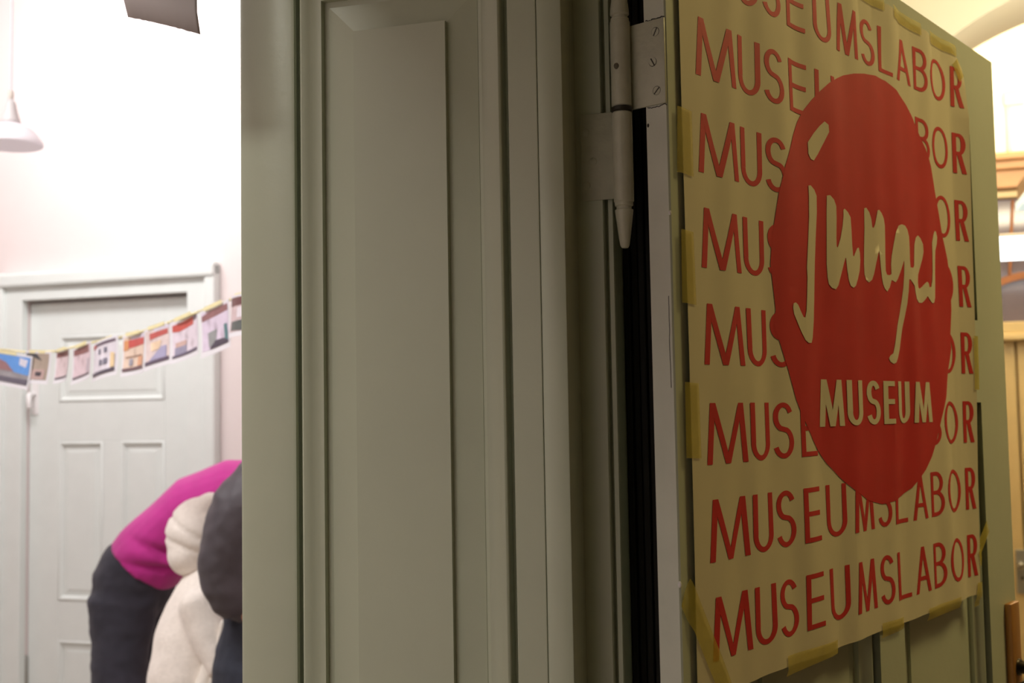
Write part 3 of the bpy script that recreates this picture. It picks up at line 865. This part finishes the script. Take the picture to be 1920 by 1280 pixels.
STR = [(-1.724, 3.675, 1.734), (-1.543, 3.5, 1.723), (-1.395, 3.359, 1.704), (-1.272, 3.24, 1.699), (-1.19, 3.161, 1.705), (-1.102, 3.076, 1.712), (-1.007, 2.986, 1.716), (-0.919, 2.9, 1.725), (-0.826, 2.811, 1.739), (-0.739, 2.727, 1.753), (-0.64, 2.633, 1.771), (-0.606, 2.6, 1.778), (-0.563, 2.559, 1.785)]

# ---------------------------------------------------------------- things in the bright room
# grey card strip hanging from the door head
t = tag(empty('hanging_card', (-.272, .9, 1.82)), 'grey card strip with ragged lower edge hanging from door head', 'card')
m = MB()
n = 24
top = 1.99
vs, fs = [], []
for j in range(11):
    v = j / 10
    for i in range(n + 1):
        u = i / n
        rag = .0007 * noise.noise(Vector((u * 22, 0, 0))) if j == 0 else 0
        xb = -.299 + .057 * u
        zb = 1.819 - .015 * u + rag
        z = zb + (top - zb) * v
        x = xb - .006 * (1 - math.exp(-v * 12)) * (1 - u * .2) - .004 * v * (1 - 2 * u)
        y = .9 + .003 * (u - .5) ** 2 * 4 * (1 - v) + .018 * v
        vs.append((x + .272, y - .9, z - 1.82))
for j in range(10):
    for i in range(n):
        a = j * (n + 1) + i
        fs.append((a, a + 1, a + n + 2, a + n + 1))
m.add(vs, fs)
c = m.build('card', M['grey_sheet'], t, True)
sm = c.modifiers.new('thickness', 'SOLIDIFY'); sm.thickness = .0006
m = MB(); m.box(-.02, .02, .015, .0195, .155, .185, .0008); m.build('tape_strip', M['tape'], t)

# pendant lamp
lx, ly = -1.517, 3.5
t = tag(empty('pendant_lamp', (lx, ly, 2.345)), 'white enamel pendant lamp on thin cord in the bright room', 'lamp')
m = MB()
prof = [(.094, .0), (.095, .004), (.091, .014), (.080, .031), (.064, .048), (.045, .060), (.025, .067), (.010, .069)]
inn = [(r_ - .003, z - .002) for r_, z in prof[::-1]]
m.lathe(prof + [(.010, .070)] + inn[1:], 0, 0, 40)
m.build('shade', M['shade'], t, True, .7)
m = MB(); m.lathe([(.030, .066), (.026, .082), (.019, .105), (.015, .128), (.008, .142)], 0.0, 0, 20); m.build('socket', M['white'], t, True)
m = MB(); m.lathe([(.006, .142), (.008, .146), (.008, .165), (.004, .170)], 0.0, 0, 14); m.build('cord_grip', M['lining'], t, True)
m = MB(); m.loft([((0, 0, .168), .004, .004), ((0, 0, 1.35), .004, .004)], 8, (1, 0, 0)); m.build('cord', M['shade'], t, True)
m = MB(); m.ball((0, 0, .032), .028, .028, .034); m.build('bulb', M['white'], t, True)

# the garland: a string of yellow tape and the photographs on it
STR = [(-4.1, 5.45, 2.35), (-3.0, 4.75, 1.98), (-2.3, 4.2, 1.80)] + STR + [(-.30, 2.30, 1.84), (-.05, 2.05, 1.90), (.062, 1.94, 1.93)]
m = MB()
for a, b in zip(STR, STR[1:]):
    m.loft([(a, .0006, .0035), (b, .0006, .0035)], 6, (0.7, 0.7, 0), cap=False)
o = Vector(STR[3])
m.v = [tuple(Vector(v) - o) for v in m.v]
tag(m.build('garland_string', M['thread'], None, True, None, o), 'pale yellow tape string of the photo garland across the room', 'string')
RED, PINK, GRD = (196, 92, 84), (232, 214, 220), (92, 88, 104)
DESIGN = [
    ('photo with blue sky and red hill, leftmost on the garland', (150, 146, 152), [((96, 160, 236), [(.3, 1), (1, 1), (1, .35), (.8, .4)]), ((226, 224, 240), [(.86, .95), (.97, .9), (.95, .62), (.86, .7)]), ((158, 116, 120), [(0, .92), (.45, .92), (.68, .72), (.8, .42), (0, .42)]), ((176, 166, 170), [(.2, .42), (.5, .42), (.5, .12), (.2, .12)]), ((98, 94, 110), [(0, .16), (1, .2), (1, 0), (0, 0)])]),
    ('dark photo with brown stone gable and dark hole near the door handle', (176, 160, 146), [((70, 72, 76), [(0, 1), (.5, 1), (.75, .72), (.3, .88), (0, .9)]), ((92, 92, 100), [(0, .9), (.12, .9), (.3, 0), (0, 0)]), ((196, 168, 164), [(.35, .4), (.9, .4), (.9, .02), (.35, .02)]), ((66, 62, 72), [(.55, .3), (.8, .3), (.78, .14), (.56, .14)])]),
    ('narrow photo of pink house with dark roof, left of its twin', (226, 206, 210), [((140, 96, 96), [(0, 1), (1, 1), (1, .78), (0, .82)]), ((92, 84, 96), [(0, .07), (1, .07), (1, 0), (0, 0)])]),
    ('photo of pink house under brown roof, left of the white facade', (228, 206, 214), [((146, 98, 98), [(0, 1), (.9, 1), (.9, .74), (0, .8)]), ((110, 96, 106), [(0, .07), (1, .07), (1, 0), (0, 0)]), ((200, 190, 200), [(.8, .55), (.92, .55), (.92, .1), (.8, .1)])]),
    ('photo of white facade with four dark windows', (232, 226, 236), [((112, 96, 112), [(.1, 1), (1, 1), (1, .9), (.1, .9)]), ((190, 90, 92), [(0, .98), (.2, .98), (.2, .88), (0, .84)]), ((130, 128, 146), [(.3, .80), (.42, .80), (.42, .64), (.3, .64)]), ((130, 128, 146), [(.58, .80), (.7, .80), (.7, .64), (.58, .64)]), ((130, 128, 146), [(.36, .46), (.50, .46), (.50, .28), (.36, .28)]), ((130, 128, 146), [(.56, .46), (.72, .46), (.72, .28), (.56, .28)]), ((240, 214, 170), [(.84, .6), (.98, .55), (.98, .12), (.84, .12)]), ((92, 86, 100), [(0, .10), (1, .10), (1, 0), (0, 0)])]),
    ('photo of yellow house with red roof and orange door', (238, 214, 196), [((228, 220, 240), [(.3, 1), (1, 1), (1, .9), (.3, .9)]), ((208, 96, 92), [(.2, .9), (1, .9), (1, .70), (.2, .66)]), ((230, 164, 116), [(0, .9), (.2, .9), (.2, .62), (0, .6)]), ((170, 138, 120), [(.1, .42), (.9, .42), (.9, .38), (.1, .38)]), ((228, 172, 138), [(.7, .36), (.95, .36), (.95, .1), (.7, .1)]), ((166, 164, 178), [(.28, .34), (.44, .34), (.44, .14), (.28, .14)]), ((120, 96, 104), [(0, .08), (1, .08), (1, 0), (0, 0)])]),
    ('photo with short red roof and lilac wedge, left of the white house', (234, 216, 214), [((232, 224, 240), [(.4, 1), (1, 1), (1, .92), (.4, .92)]), ((204, 104, 100), [(.2, .9), (.95, .9), (.95, .76), (.2, .72)]), ((244, 216, 186), [(.25, .62), (.7, .62), (.6, .38), (.25, .38)]), ((176, 172, 204), [(.7, .44), (.9, .44), (.9, .06), (.1, .06)]), ((104, 92, 112), [(0, .10), (1, .10), (1, 0), (0, 0)])]),
    ('photo of white house with bright red roof and small lilac doorway', (234, 222, 234), [((208, 100, 92), [(0, .94), (.82, 1), (.82, .78), (.2, .72), (0, .76)]), ((120, 104, 112), [(.82, 1), (1, 1), (1, .9), (.82, .86)]), ((214, 182, 174), [(.1, .42), (.5, .42), (.5, .28), (.1, .28)]), ((160, 156, 180), [(.08, .28), (.5, .28), (.5, .04), (.08, .04)]), ((112, 104, 124), [(0, .06), (1, .08), (1, 0), (0, 0)])]),
    ('photo of lilac house with brown roof and dark courtyard', (228, 214, 234), [((158, 116, 118), [(0, .92), (.35, .98), (1, .98), (1, .82), (0, .78)]), ((158, 160, 162), [(.2, .44), (.55, .46), (.5, .1), (.25, .06)]), ((92, 132, 136), [(.82, .5), (.94, .5), (1, .08), (.86, .08)]), ((84, 78, 92), [(.3, .04), (.5, .18), (.8, .16), (1, .06), (1, 0), (.3, 0)])]),
    ('photo half hidden by the reveal edge, rightmost in view on the garland', (212, 190, 192), [((120, 84, 84), [(0, 1), (1, 1), (1, .78), (0, .74)]), ((100, 106, 104), [(.1, .3), (1, .34), (1, 0), (.1, .05)]), ((236, 228, 236), [(.4, .7), (.8, .7), (.8, .4), (.4, .4)])]),
]
pm_cache = {}


def pmat(rgb):
    if rgb not in pm_cache:
        pm_cache[rgb] = mat('photo ink %d %d %d' % rgb, rgb, .35, .08, 60)
    return pm_cache[rgb]


rp_ = random.Random(3)
for k, ((A, B, h), (lab, basec, polys)) in enumerate(zip(PH, DESIGN)):
    A, B = Vector(A), Vector(B)
    ux = (B - A); w = ux.length; ux.normalize()
    nrm = ux.cross(Vector((0, 0, 1))).normalized()
    uz = nrm.cross(ux).normalized() * -1
    if uz.z < 0:
        uz = -uz
    nrm = ux.cross(uz)                       # towards the viewer
    if nrm.y > 0:
        nrm = -nrm
    tilt = rp_.uniform(-.10, .10)
    yaw = rp_.uniform(-.12, .12) if 1 < k < 9 else 0
    rotm = Matrix.Rotation(yaw, 3, 'Z') @ Matrix.Rotation(tilt, 3, nrm)
    ux, uz, nrm = rotm @ ux, rotm @ uz, rotm @ nrm
    base = (A + B) / 2 + nrm * (.002 if k else .012)
    t = tag(empty('photo_print', base), lab, 'photo', 'photos hung on the garland')
    bend = rp_.uniform(-.008, .012)

    def P(u, v, off):                        # u 0..1 across, v 0..1 upward
        cv = bend * math.sin(PI * u) + .010 * (1 - v) ** 2
        return tuple(ux * ((u - .5) * w) - uz * ((1 - v) * h) + nrm * (cv + off))
    m = MB(); vs = []; fs = []
    for off in (.0012, .0008):
        for j in range(5):
            for i in range(9):
                vs.append(P(i / 8, j / 4, off))
    for s_ in (0, 45):
        for j in range(4):
            for i in range(8):
                a = s_ + j * 9 + i
                fs.append((a, a + 1, a + 10, a + 9))
    m.add(vs, fs); m.build('photo_paper', M['photo_border'], t, True)
    m = MB(); mats = [pmat(basec)]
    bx = .06 if w < .2 else .02
    full = [((0, 0), (1, 0), (1, 1), (0, 1))]

    def cutpoly(pts, mi, off):
        bm = bmesh.new()
        f = bm.faces.new([bm.verts.new((x, 0, y)) for x, y in pts])
        bmesh.ops.triangulate(bm, faces=[f])
        for q in range(1, 8):
            bmesh.ops.bisect_plane(bm, geom=bm.verts[:] + bm.edges[:] + bm.faces[:], plane_co=(q / 8, 0, 0), plane_no=(1, 0, 0))
            if q < 4:
                bmesh.ops.bisect_plane(bm, geom=bm.verts[:] + bm.edges[:] + bm.faces[:], plane_co=(0, 0, q / 4), plane_no=(0, 0, 1))
        for v in bm.verts:
            u_, v_ = bx + v.co.x * (1 - 2 * bx), .12 + v.co.z * .82
            v.co = Vector(P(u_, v_, off))
        m.bm(bm, mi)
    cutpoly([(0, 0), (1, 0), (1, 1), (0, 1)], 0, .0018)
    for q, (rgb, pts) in enumerate(polys):
        mats.append(pmat(rgb))
        cutpoly(pts, q + 1, .0022 + q * .0003)
    m.build('picture', mats, t, True)
    m = MB()
    x0_, x1_ = -.3 * w, .3 * w
    q4 = [(x0_, .004), (x0_, -.005), (x1_, -.005), (x1_, .004)]
    m.add([tuple(ux * a + uz * b + nrm * .0052) for a, b in q4] + [tuple(ux * a + uz * b + nrm * .0046) for a, b in q4], [(0, 1, 2, 3), (7, 6, 5, 4), (0, 4, 5, 1), (1, 5, 6, 2), (2, 6, 7, 3), (3, 7, 4, 0)])
    m.build('tape_strip', M['thread'], t)

# ---------------------------------------------------------------- people
def fused(mb, name, m, parent, origin, voxel=.010, smooth=4, wrinkle=None):
    """fuse overlapping lofts into one continuous skin, smooth it and lay wrinkles into it"""
    mb.v = [tuple(Vector(v) - origin) for v in mb.v]
    me = mb.mesh(name + '_raw', [m])
    o = bpy.data.objects.new(name, me)
    COL.objects.link(o)
    r = o.modifiers.new('remesh', 'REMESH'); r.mode = 'VOXEL'; r.voxel_size = voxel; r.use_smooth_shade = True
    if smooth:
        s = o.modifiers.new('smooth', 'SMOOTH'); s.iterations = smooth; s.factor = .5
    dg = bpy.context.evaluated_depsgraph_get()
    new = bpy.data.meshes.new_from_object(o.evaluated_get(dg))
    o.modifiers.clear()
    o.data = new
    if not new.materials:
        new.materials.append(m)
    bm = bmesh.new(); bm.from_mesh(new)
    if wrinkle:
        bm.normal_update()
        disp = [(v, v.normal * wrinkle(v.co + origin)) for v in bm.verts]
        for v, d in disp:
            v.co += d
    for f in bm.faces:
        f.smooth = True
    bm.to_mesh(new); bm.free()
    o.parent = parent
    return o


def wr(amp, fx, fy, fz, amp2=0.0):
    def f(c):
        v = noise.noise(Vector((c.x * fx, c.y * fy, c.z * fz)))
        return amp * (v - .35 * abs(v)) + (amp2 * noise.noise(Vector((c.x * fx * 2.7, c.y * fy * 2.7, c.z * fz * 2.7 + 5))) if amp2 else 0)
    return f


def head_matrix(c, fwd, up=(0, 0, 1), s=1.0):
    f = Vector(fwd).normalized(); u = Vector(up); u = (u - f * u.dot(f)).normalized(); l = u.cross(f)
    return Matrix(((f.x * s, l.x * s, u.x * s, c[0]), (f.y * s, l.y * s, u.y * s, c[1]), (f.z * s, l.z * s, u.z * s, c[2]), (0, 0, 0, 1)))


def add_head(mb, mt):
    mb.ball((-.008, 0, .03), .098, .077, .095, mtx=mt, seg=24)
    mb.ball((.030, 0, -.030), .062, .060, .075, mtx=mt, seg=20)
    mb.ball((.058, 0, -.082), .028, .034, .024, mtx=mt)
    for k, (x, r) in enumerate(((.094, .008), (.100, .010), (.106, .0125), (.108, .013))):
        mb.ball((x, 0, .012 - k * .013), r, r * .95, r, mtx=mt)
    mb.ball((.086, 0, -.052), .010, .022, .005, mtx=mt); mb.ball((.085, 0, -.062), .010, .019, .006, mtx=mt)
    mb.ball((.083, 0, .030), .012, .052, .008, mtx=mt)
    for s in (1, -1):
        mb.ball((-.005, s * .078, -.005), .018, .008, .032, mtx=mt)


def add_hand(mb, wrist, d, nrm, s=1.0, thumb=1):
    """palm, four bent fingers of unequal length and a side thumb; d = hand direction, nrm = back of the hand"""
    d = Vector(d).normalized(); nrm = Vector(nrm); nrm = (nrm - d * nrm.dot(d)).normalized(); l = nrm.cross(d)
    w = Vector(wrist)
    mb.loft([(w, .024 * s, .018 * s), (w + d * .04 * s, .038 * s, .015 * s), (w + d * .085 * s, .041 * s, .013 * s)], 12, l)
    for k, ln in enumerate((.068, .078, .072, .056)):
        b = w + d * .08 * s + l * ((k - 1.5) * .0205 * s)
        p1 = b + d * ln * .5 * s - nrm * .006 * s
        p2 = p1 + (d * .8 - nrm * .6) * ln * .30 * s
        p3 = p2 + (d * .5 - nrm * .86) * ln * .28 * s
        mb.loft([(b, .0095 * s, .0095 * s), (p1, .0088 * s, .0088 * s), (p2, .008 * s, .008 * s), (p3, .0065 * s, .0065 * s)], 8, l)
    b = w + d * .028 * s + l * (-thumb * .030 * s)
    p1 = b + (d * .7 - l * thumb * .7) * .036 * s - nrm * .006 * s
    p2 = p1 + (d * .9 - l * thumb * .25 - nrm * .3) * .030 * s
    mb.loft([(b, .013 * s, .012 * s), (p1, .0105 * s, .010 * s), (p2, .008 * s, .008 * s)], 8, nrm)


def figure(name, label, base, spine, arms, legs, head, s=1.0, voxel=.010):
    """spine: (point, r_side, r_depth)...; arms/legs: joint chains; returns the thing and its origin"""
    org = Vector(base)
    t = tag(empty(name, org), label, 'person')
    mb = MB()
    mb.loft(spine, 18, (0, 1, 0))
    mt = head_matrix(*head, s=s)
    add_head(mb, mt)
    neck = Vector(spine[-1][0])
    mb.loft([(neck, .055 * s, .055 * s), (mt @ Vector((-.02, 0, -.06)), .052 * s, .054 * s), (mt @ Vector((-.01, 0, 0)), .05 * s, .05 * s)], 14, (0, 1, 0))
    for sh, el, wr_, hd, nr, th in arms:
        e, w = Vector(el), Vector(wr_)
        mb.loft([(sh, .052 * s, .052 * s), (Vector(sh).lerp(e, .5), .046 * s, .046 * s), (e, .038 * s, .038 * s), (e.lerp(w, .35), .037 * s, .036 * s), (w, .025 * s, .022 * s)], 14, (0, 1, 0.1))
        add_hand(mb, w, hd, nr, s, th)
    for hp_, kn, an in legs:
        h_, k_, a_ = Vector(hp_), Vector(kn), Vector(an)
        mb.loft([(h_, .088 * s, .092 * s), (h_.lerp(k_, .5), .074 * s, .078 * s), (k_, .054 * s, .056 * s), (k_.lerp(a_, .35), .052 * s, .056 * s), (a_, .034 * s, .036 * s), ((a_.x, a_.y, .06 * s), .036 * s, .040 * s)], 14, (0, 1, 0))
    fused(mb, 'body', M['skin'], t, org, voxel * .7, 3)
    for sd in (1, -1):
        m = MB(); m.ball((.080, sd * .031, .012), .010, .012, .008, mtx=mt)
        m.v = [tuple(Vector(v) - org) for v in m.v]
        m.build('eye', M['eye'], t, True)
    for hp_, kn, an in legs:
        m = MB()
        x, y = an[0], an[1]
        m.loft([((x - .075 * s, y, .045 * s), .034 * s, .042 * s), ((x - .02 * s, y, .055 * s), .040 * s, .055 * s), ((x + .07 * s, y, .042 * s), .046 * s, .040 * s), ((x + .16 * s, y, .028 * s), .040 * s, .026 * s)], 14, (0, 1, 0))
        m.v = [(a, b, max(c, .001)) for a, b, c in m.v]
        m.v = [tuple(Vector(v) - org) for v in m.v]
        m.build('shoe', M['shoe'], t, True)
    return t, org, mt


def legs_cloth(mb, pelvis, legs, s=1.0, ease=1.0, hem=.06):
    for hp_, kn, an in legs:
        h_, k_, a_ = Vector(hp_), Vector(kn), Vector(an)
        mb.loft([(h_, .108 * s * ease, .115 * s * ease), (h_.lerp(k_, .5), .094 * s * ease, .098 * s * ease), (k_, .078 * s * ease, .080 * s * ease), (k_.lerp(a_, .5), .072 * s * ease, .075 * s * ease), ((a_.x, a_.y, hem + .03), .066 * s * ease, .07 * s * ease)], 16, (0, 1, 0))


def hairdo(mt, t, org, long=False):
    mb = MB()
    mb.ball((-.022, 0, .045), .100, .086, .094, mtx=mt, seg=24)
    mb.ball((-.060, 0, -.02), .060, .074, .075, mtx=mt, seg=20)
    if long:
        mb.ball((-.075, 0, -.09), .045, .070, .09, mtx=mt, seg=20)
    fused(mb, 'hair', M['hair'], t, org, .008, 3, wr(.004, 60, 60, 12))


# person in magenta, bending to the right over something out of view
mag_sp = [((-1.344, 4.2, .97), .165, .115), ((-1.252, 4.2, 1.082), .150, .108), ((-1.142, 4.2, 1.18), .160, .108), ((-1.004, 4.2, 1.229), .165, .108), ((-.87, 4.2, 1.238), .14, .09), ((-.80, 4.2, 1.228), .07, .065)]
legs = [((-1.372, 4.2 + d, .90), (-1.375, 4.2 + d * 1.1, .50), (-1.415, 4.2 + d * 1.1, .09)) for d in (-.085, .085)]
arms = [((-.93, 4.02, 1.215), (-.80, 3.97, .95), (-.58, 4.06, .88), (1, .2, -.25), (0, 0, 1), -1), ((-.93, 4.38, 1.215), (-.80, 4.43, .95), (-.58, 4.34, .88), (1, -.2, -.25), (0, 0, 1), 1)]
t, org, mt = figure('person', 'person in magenta jersey and dark trousers bending forward before the pale door', (-1.38, 4.2, 0), [((-1.367, 4.2, .90), .15, .12)] + mag_sp, arms, legs, ((-.70, 4.2, 1.20), (.75, 0, -.66)))
mb = MB()
mb.loft([((-1.330, 4.2, .988), .190, .134), ((-1.300, 4.2, 1.025), .186, .134), ((-1.246, 4.2, 1.088), .178, .122), ((-1.138, 4.2, 1.186), .185, .124), ((-1.004, 4.2, 1.229), .190, .130), ((-.88, 4.2, 1.240), .160, .108), ((-.82, 4.2, 1.232), .085, .075)], 22, (0, 1, 0), cap=False)
mb.loft([((-1.26, 4.19, .930), .12, .05), ((-1.23, 4.19, 1.00), .14, .07), ((-1.17, 4.19, 1.08), .15, .09)], 16, (0, 1, 0))
for sh, el, w_, *_r in arms:
    e = Vector(el)
    mb.loft([(Vector(sh) + Vector((-.04, 0, .0)), .085, .085), (Vector(sh).lerp(e, .5), .068, .066), (e, .060, .058), (e.lerp(Vector(w_), .5), .054, .052), (e.lerp(Vector(w_), .9), .042, .040)], 16, (0, 1, .1))


def shirt_wr(c):
    s_ = (c.x + 1.344) * .62 + (c.z - .97) * .79          # along the back
    q_ = (c.x + 1.344) * .79 - (c.z - .97) * .62          # towards the belly
    k = smoothstep(-.05, .06, s_) * (1 - smoothstep(.16, .34, s_)) * smoothstep(-.11, .06, q_)
    fold = -.021 * math.exp(-((s_ - .13 - q_ * .25) / .014) ** 2) - .019 * math.exp(-((s_ - .05 - q_ * .5) / .013) ** 2) + .010 * math.exp(-((s_ - .09 - q_ * .35) / .02) ** 2)
    return k * fold + .004 * noise.noise(Vector((c.x * 9, c.y * 9, c.z * 9)))


fused(mb, 'jersey', M['magenta'], t, org, .009, 4, shirt_wr)
mb = MB()
mb.loft([((-1.285, 4.2, 1.045), .165, .118), ((-1.335, 4.2, .985), .178, .138), ((-1.366, 4.2, .925), .180, .144), ((-1.376, 4.2, .86), .175, .130)], 20, (0, 1, 0))
for hp_, kn, an in legs:
    h_, k_ = Vector(hp_), Vector(kn)
    mb.loft([((h_.x, h_.y, .88), .098, .125), ((h_.x - .008, h_.y, .72), .092, .102), ((k_.x - .008, k_.y, .55), .088, .098), ((k_.x - .015, k_.y, .35), .086, .094), ((an[0], an[1], .07), .082, .090)], 18, (0, 1, 0))
fused(mb, 'trousers', M['charcoal'], t, org, .010, 4, wr(.007, 9, 9, 16, .003))
hairdo(mt, t, org, True)

# child in cream hooded fleece
sp = [((-.885, 3.3, .66), .11, .085), ((-.878, 3.3, .82), .105, .085), ((-.858, 3.3, .96), .115, .08), ((-.862, 3.3, 1.04), .07, .055)]
legs = [((-.885, 3.3 + d, .62), (-.875, 3.3 + d, .34), (-.895, 3.3 + d, .07)) for d in (-.065, .065)]
arms = [((-.85, 3.165, 1.015), (-.790, 3.13, .86), (-.62, 3.15, .84), (1, .2, -.1), (0, 0, 1), -1), ((-.85, 3.435, 1.015), (-.790, 3.47, .86), (-.62, 3.44, .84), (1, -.2, -.1), (0, 0, 1), 1)]
t, org, mt = figure('person', 'child in cream hooded fleece standing between the two bending adults', (-.89, 3.3, 0), sp, arms, legs, ((-.845, 3.3, 1.185), (.86, 0, -.5)), .86)
mb = MB()
mb.loft([((-.888, 3.3, .60), .155, .130), ((-.890, 3.3, .70), .165, .138), ((-.890, 3.3, .80), .167, .137), ((-.874, 3.3, .89), .160, .134), ((-.858, 3.3, .975), .150, .118), ((-.856, 3.3, 1.035), .130, .098), ((-.862, 3.3, 1.085), .075, .062)], 22, (0, 1, 0))
for sh, el, w_, *_r in arms:
    e = Vector(el)
    mb.loft([(sh, .066, .062), (Vector(sh).lerp(e, .5), .060, .056), (e, .054, .052), (e.lerp(Vector(w_), .85), .044, .042)], 16, (0, 1, .1))
fused(mb, 'fleece_jacket', M['fleece'], t, org, .009, 4, wr(.005, 7, 7, 9, .002))
mb = MB()
mb.ball((-.885, 3.3, 1.180), .098, .100, .104, seg=24)
mb.ball((-.905, 3.3, 1.130), .072, .090, .070, seg=20)
mb.loft([((-.868, 3.3, 1.245), .078, .05), ((-.850, 3.3, 1.275), .055, .03)], 14, (0, 1, 0))


def hood_wr(c):
    a = math.atan2(c.z - 1.17, c.x + .87)
    return -.006 * math.exp(-((c.z - 1.150 + (c.x + .9) * .35) / .008) ** 2) - .006 * math.exp(-((c.z - 1.198 + (c.x + .9) * .6) / .008) ** 2) + .003 * noise.noise(Vector((c.x * 14, c.y * 9, c.z * 22)))


fused(mb, 'hood', M['fleece'], t, org, .008, 3, hood_wr)
mb = MB()
mb.loft([((-.845, 3.155, .71), .045, .030), ((-.832, 3.150, .80), .040, .030), ((-.812, 3.145, .865), .026, .022), ((-.795, 3.140, .91), .012, .012)], 14, (0, 1, 0))
fused(mb, 'white_lining', M['lining'], t, org, .006, 3, wr(.004, 14, 14, 14))
mb = MB()
mb.loft([((-.772, 3.10, .970), .008, .008), ((-.786, 3.10, .90), .008, .008), ((-.806, 3.11, .81), .009, .008), ((-.825, 3.115, .72), .010, .008)], 8, (0, 1, 0))
fused(mb, 'edge_binding', M['lining'], t, org, .004, 1)
mb = MB()
legs_cloth(mb, None, legs, .82, 1.0, .05)
mb.loft([((-.885, 3.3, .56), .14, .11), ((-.885, 3.3, .68), .14, .105)], 16, (0, 1, 0))
fused(mb, 'trousers', M['jeans'], t, org, .010, 3, wr(.005, 9, 9, 16))

# adult in dark jacket, hand on the hip, mostly hidden by the reveal
sp = [((-.598, 2.9, .86), .145, .115), ((-.602, 2.9, 1.00), .13, .095), ((-.60, 2.9, 1.18), .155, .10), ((-.575, 2.9, 1.335), .15, .085), ((-.545, 2.9, 1.395), .06, .055)]
legs = [((-.600, 2.9 + d, .80), (-.575, 2.9 + d * 1.15, .46), (-.615, 2.9 + d * 1.15, .09)) for d in (-.085, .085)]
arms = [((-.640, 2.755, 1.285), (-.690, 2.735, 1.165), (-.655, 2.745, 1.066), (.60, .35, -.7), (-.7, -.6, -.2), -1), ((-.560, 3.07, 1.33), (-.42, 3.12, 1.12), (-.22, 3.08, 1.16), (1, -.1, .1), (0, 0, 1), 1)]
t, org, mt = figure('person', 'person in dark grey jacket and navy jeans at the reveal edge, hand on hip', (-.60, 2.9, 0), sp, arms, legs, ((-.48, 2.9, 1.49), (.85, 0, -.5)))
mb = MB()
mb.loft([((-.607, 2.9, 1.045), .160, .118), ((-.610, 2.9, 1.10), .158, .118), ((-.612, 2.9, 1.20), .178, .122), ((-.585, 2.9, 1.325), .180, .110), ((-.552, 2.9, 1.385), .10, .075), ((-.540, 2.9, 1.425), .066, .062)], 22, (0, 1, 0), cap=False)
for k, (sh, el, w_, *_r) in enumerate(arms):
    S_, e, w = Vector(sh), Vector(el), Vector(w_)
    mb.loft([(S_ + Vector((.05, .02, .06)), .085, .080), (S_ + Vector((.0, 0, .0)), .084, .078), (S_.lerp(e, .5), .074, .070), (e + Vector((.008, 0, .008)), .060, .058), (e.lerp(w, .45), .056, .056), (e.lerp(w, .98), .048, .046)], 18, (0, 1, .1))
if True:
    mb.loft([((-.655, 2.75, 1.24), .05, .07), ((-.640, 2.76, 1.12), .05, .075), ((-.625, 2.78, 1.055), .05, .06)], 16, (0, 1, 0))


def jacket_wr(c):
    return .007 * noise.noise(Vector((c.x * 22 + c.z * 12, c.y * 8, c.z * 12 - c.x * 8))) + .003 * noise.noise(Vector((c.x * 40, c.y * 30, c.z * 40)))


fused(mb, 'jacket', M['jacket'], t, org, .008, 3, jacket_wr)
mb = MB()
mb.loft([((-.602, 2.9, 1.06), .150, .108), ((-.604, 2.9, .98), .165, .122), ((-.606, 2.9, .90), .175, .136), ((-.606, 2.9, .82), .175, .140)], 20, (0, 1, 0))
legs_cloth(mb, None, legs, 1.0, 1.0, .07)
fused(mb, 'jeans', M['jeans'], t, org, .010, 3, wr(.006, 10, 10, 16, .003))
hairdo(mt, t, org)
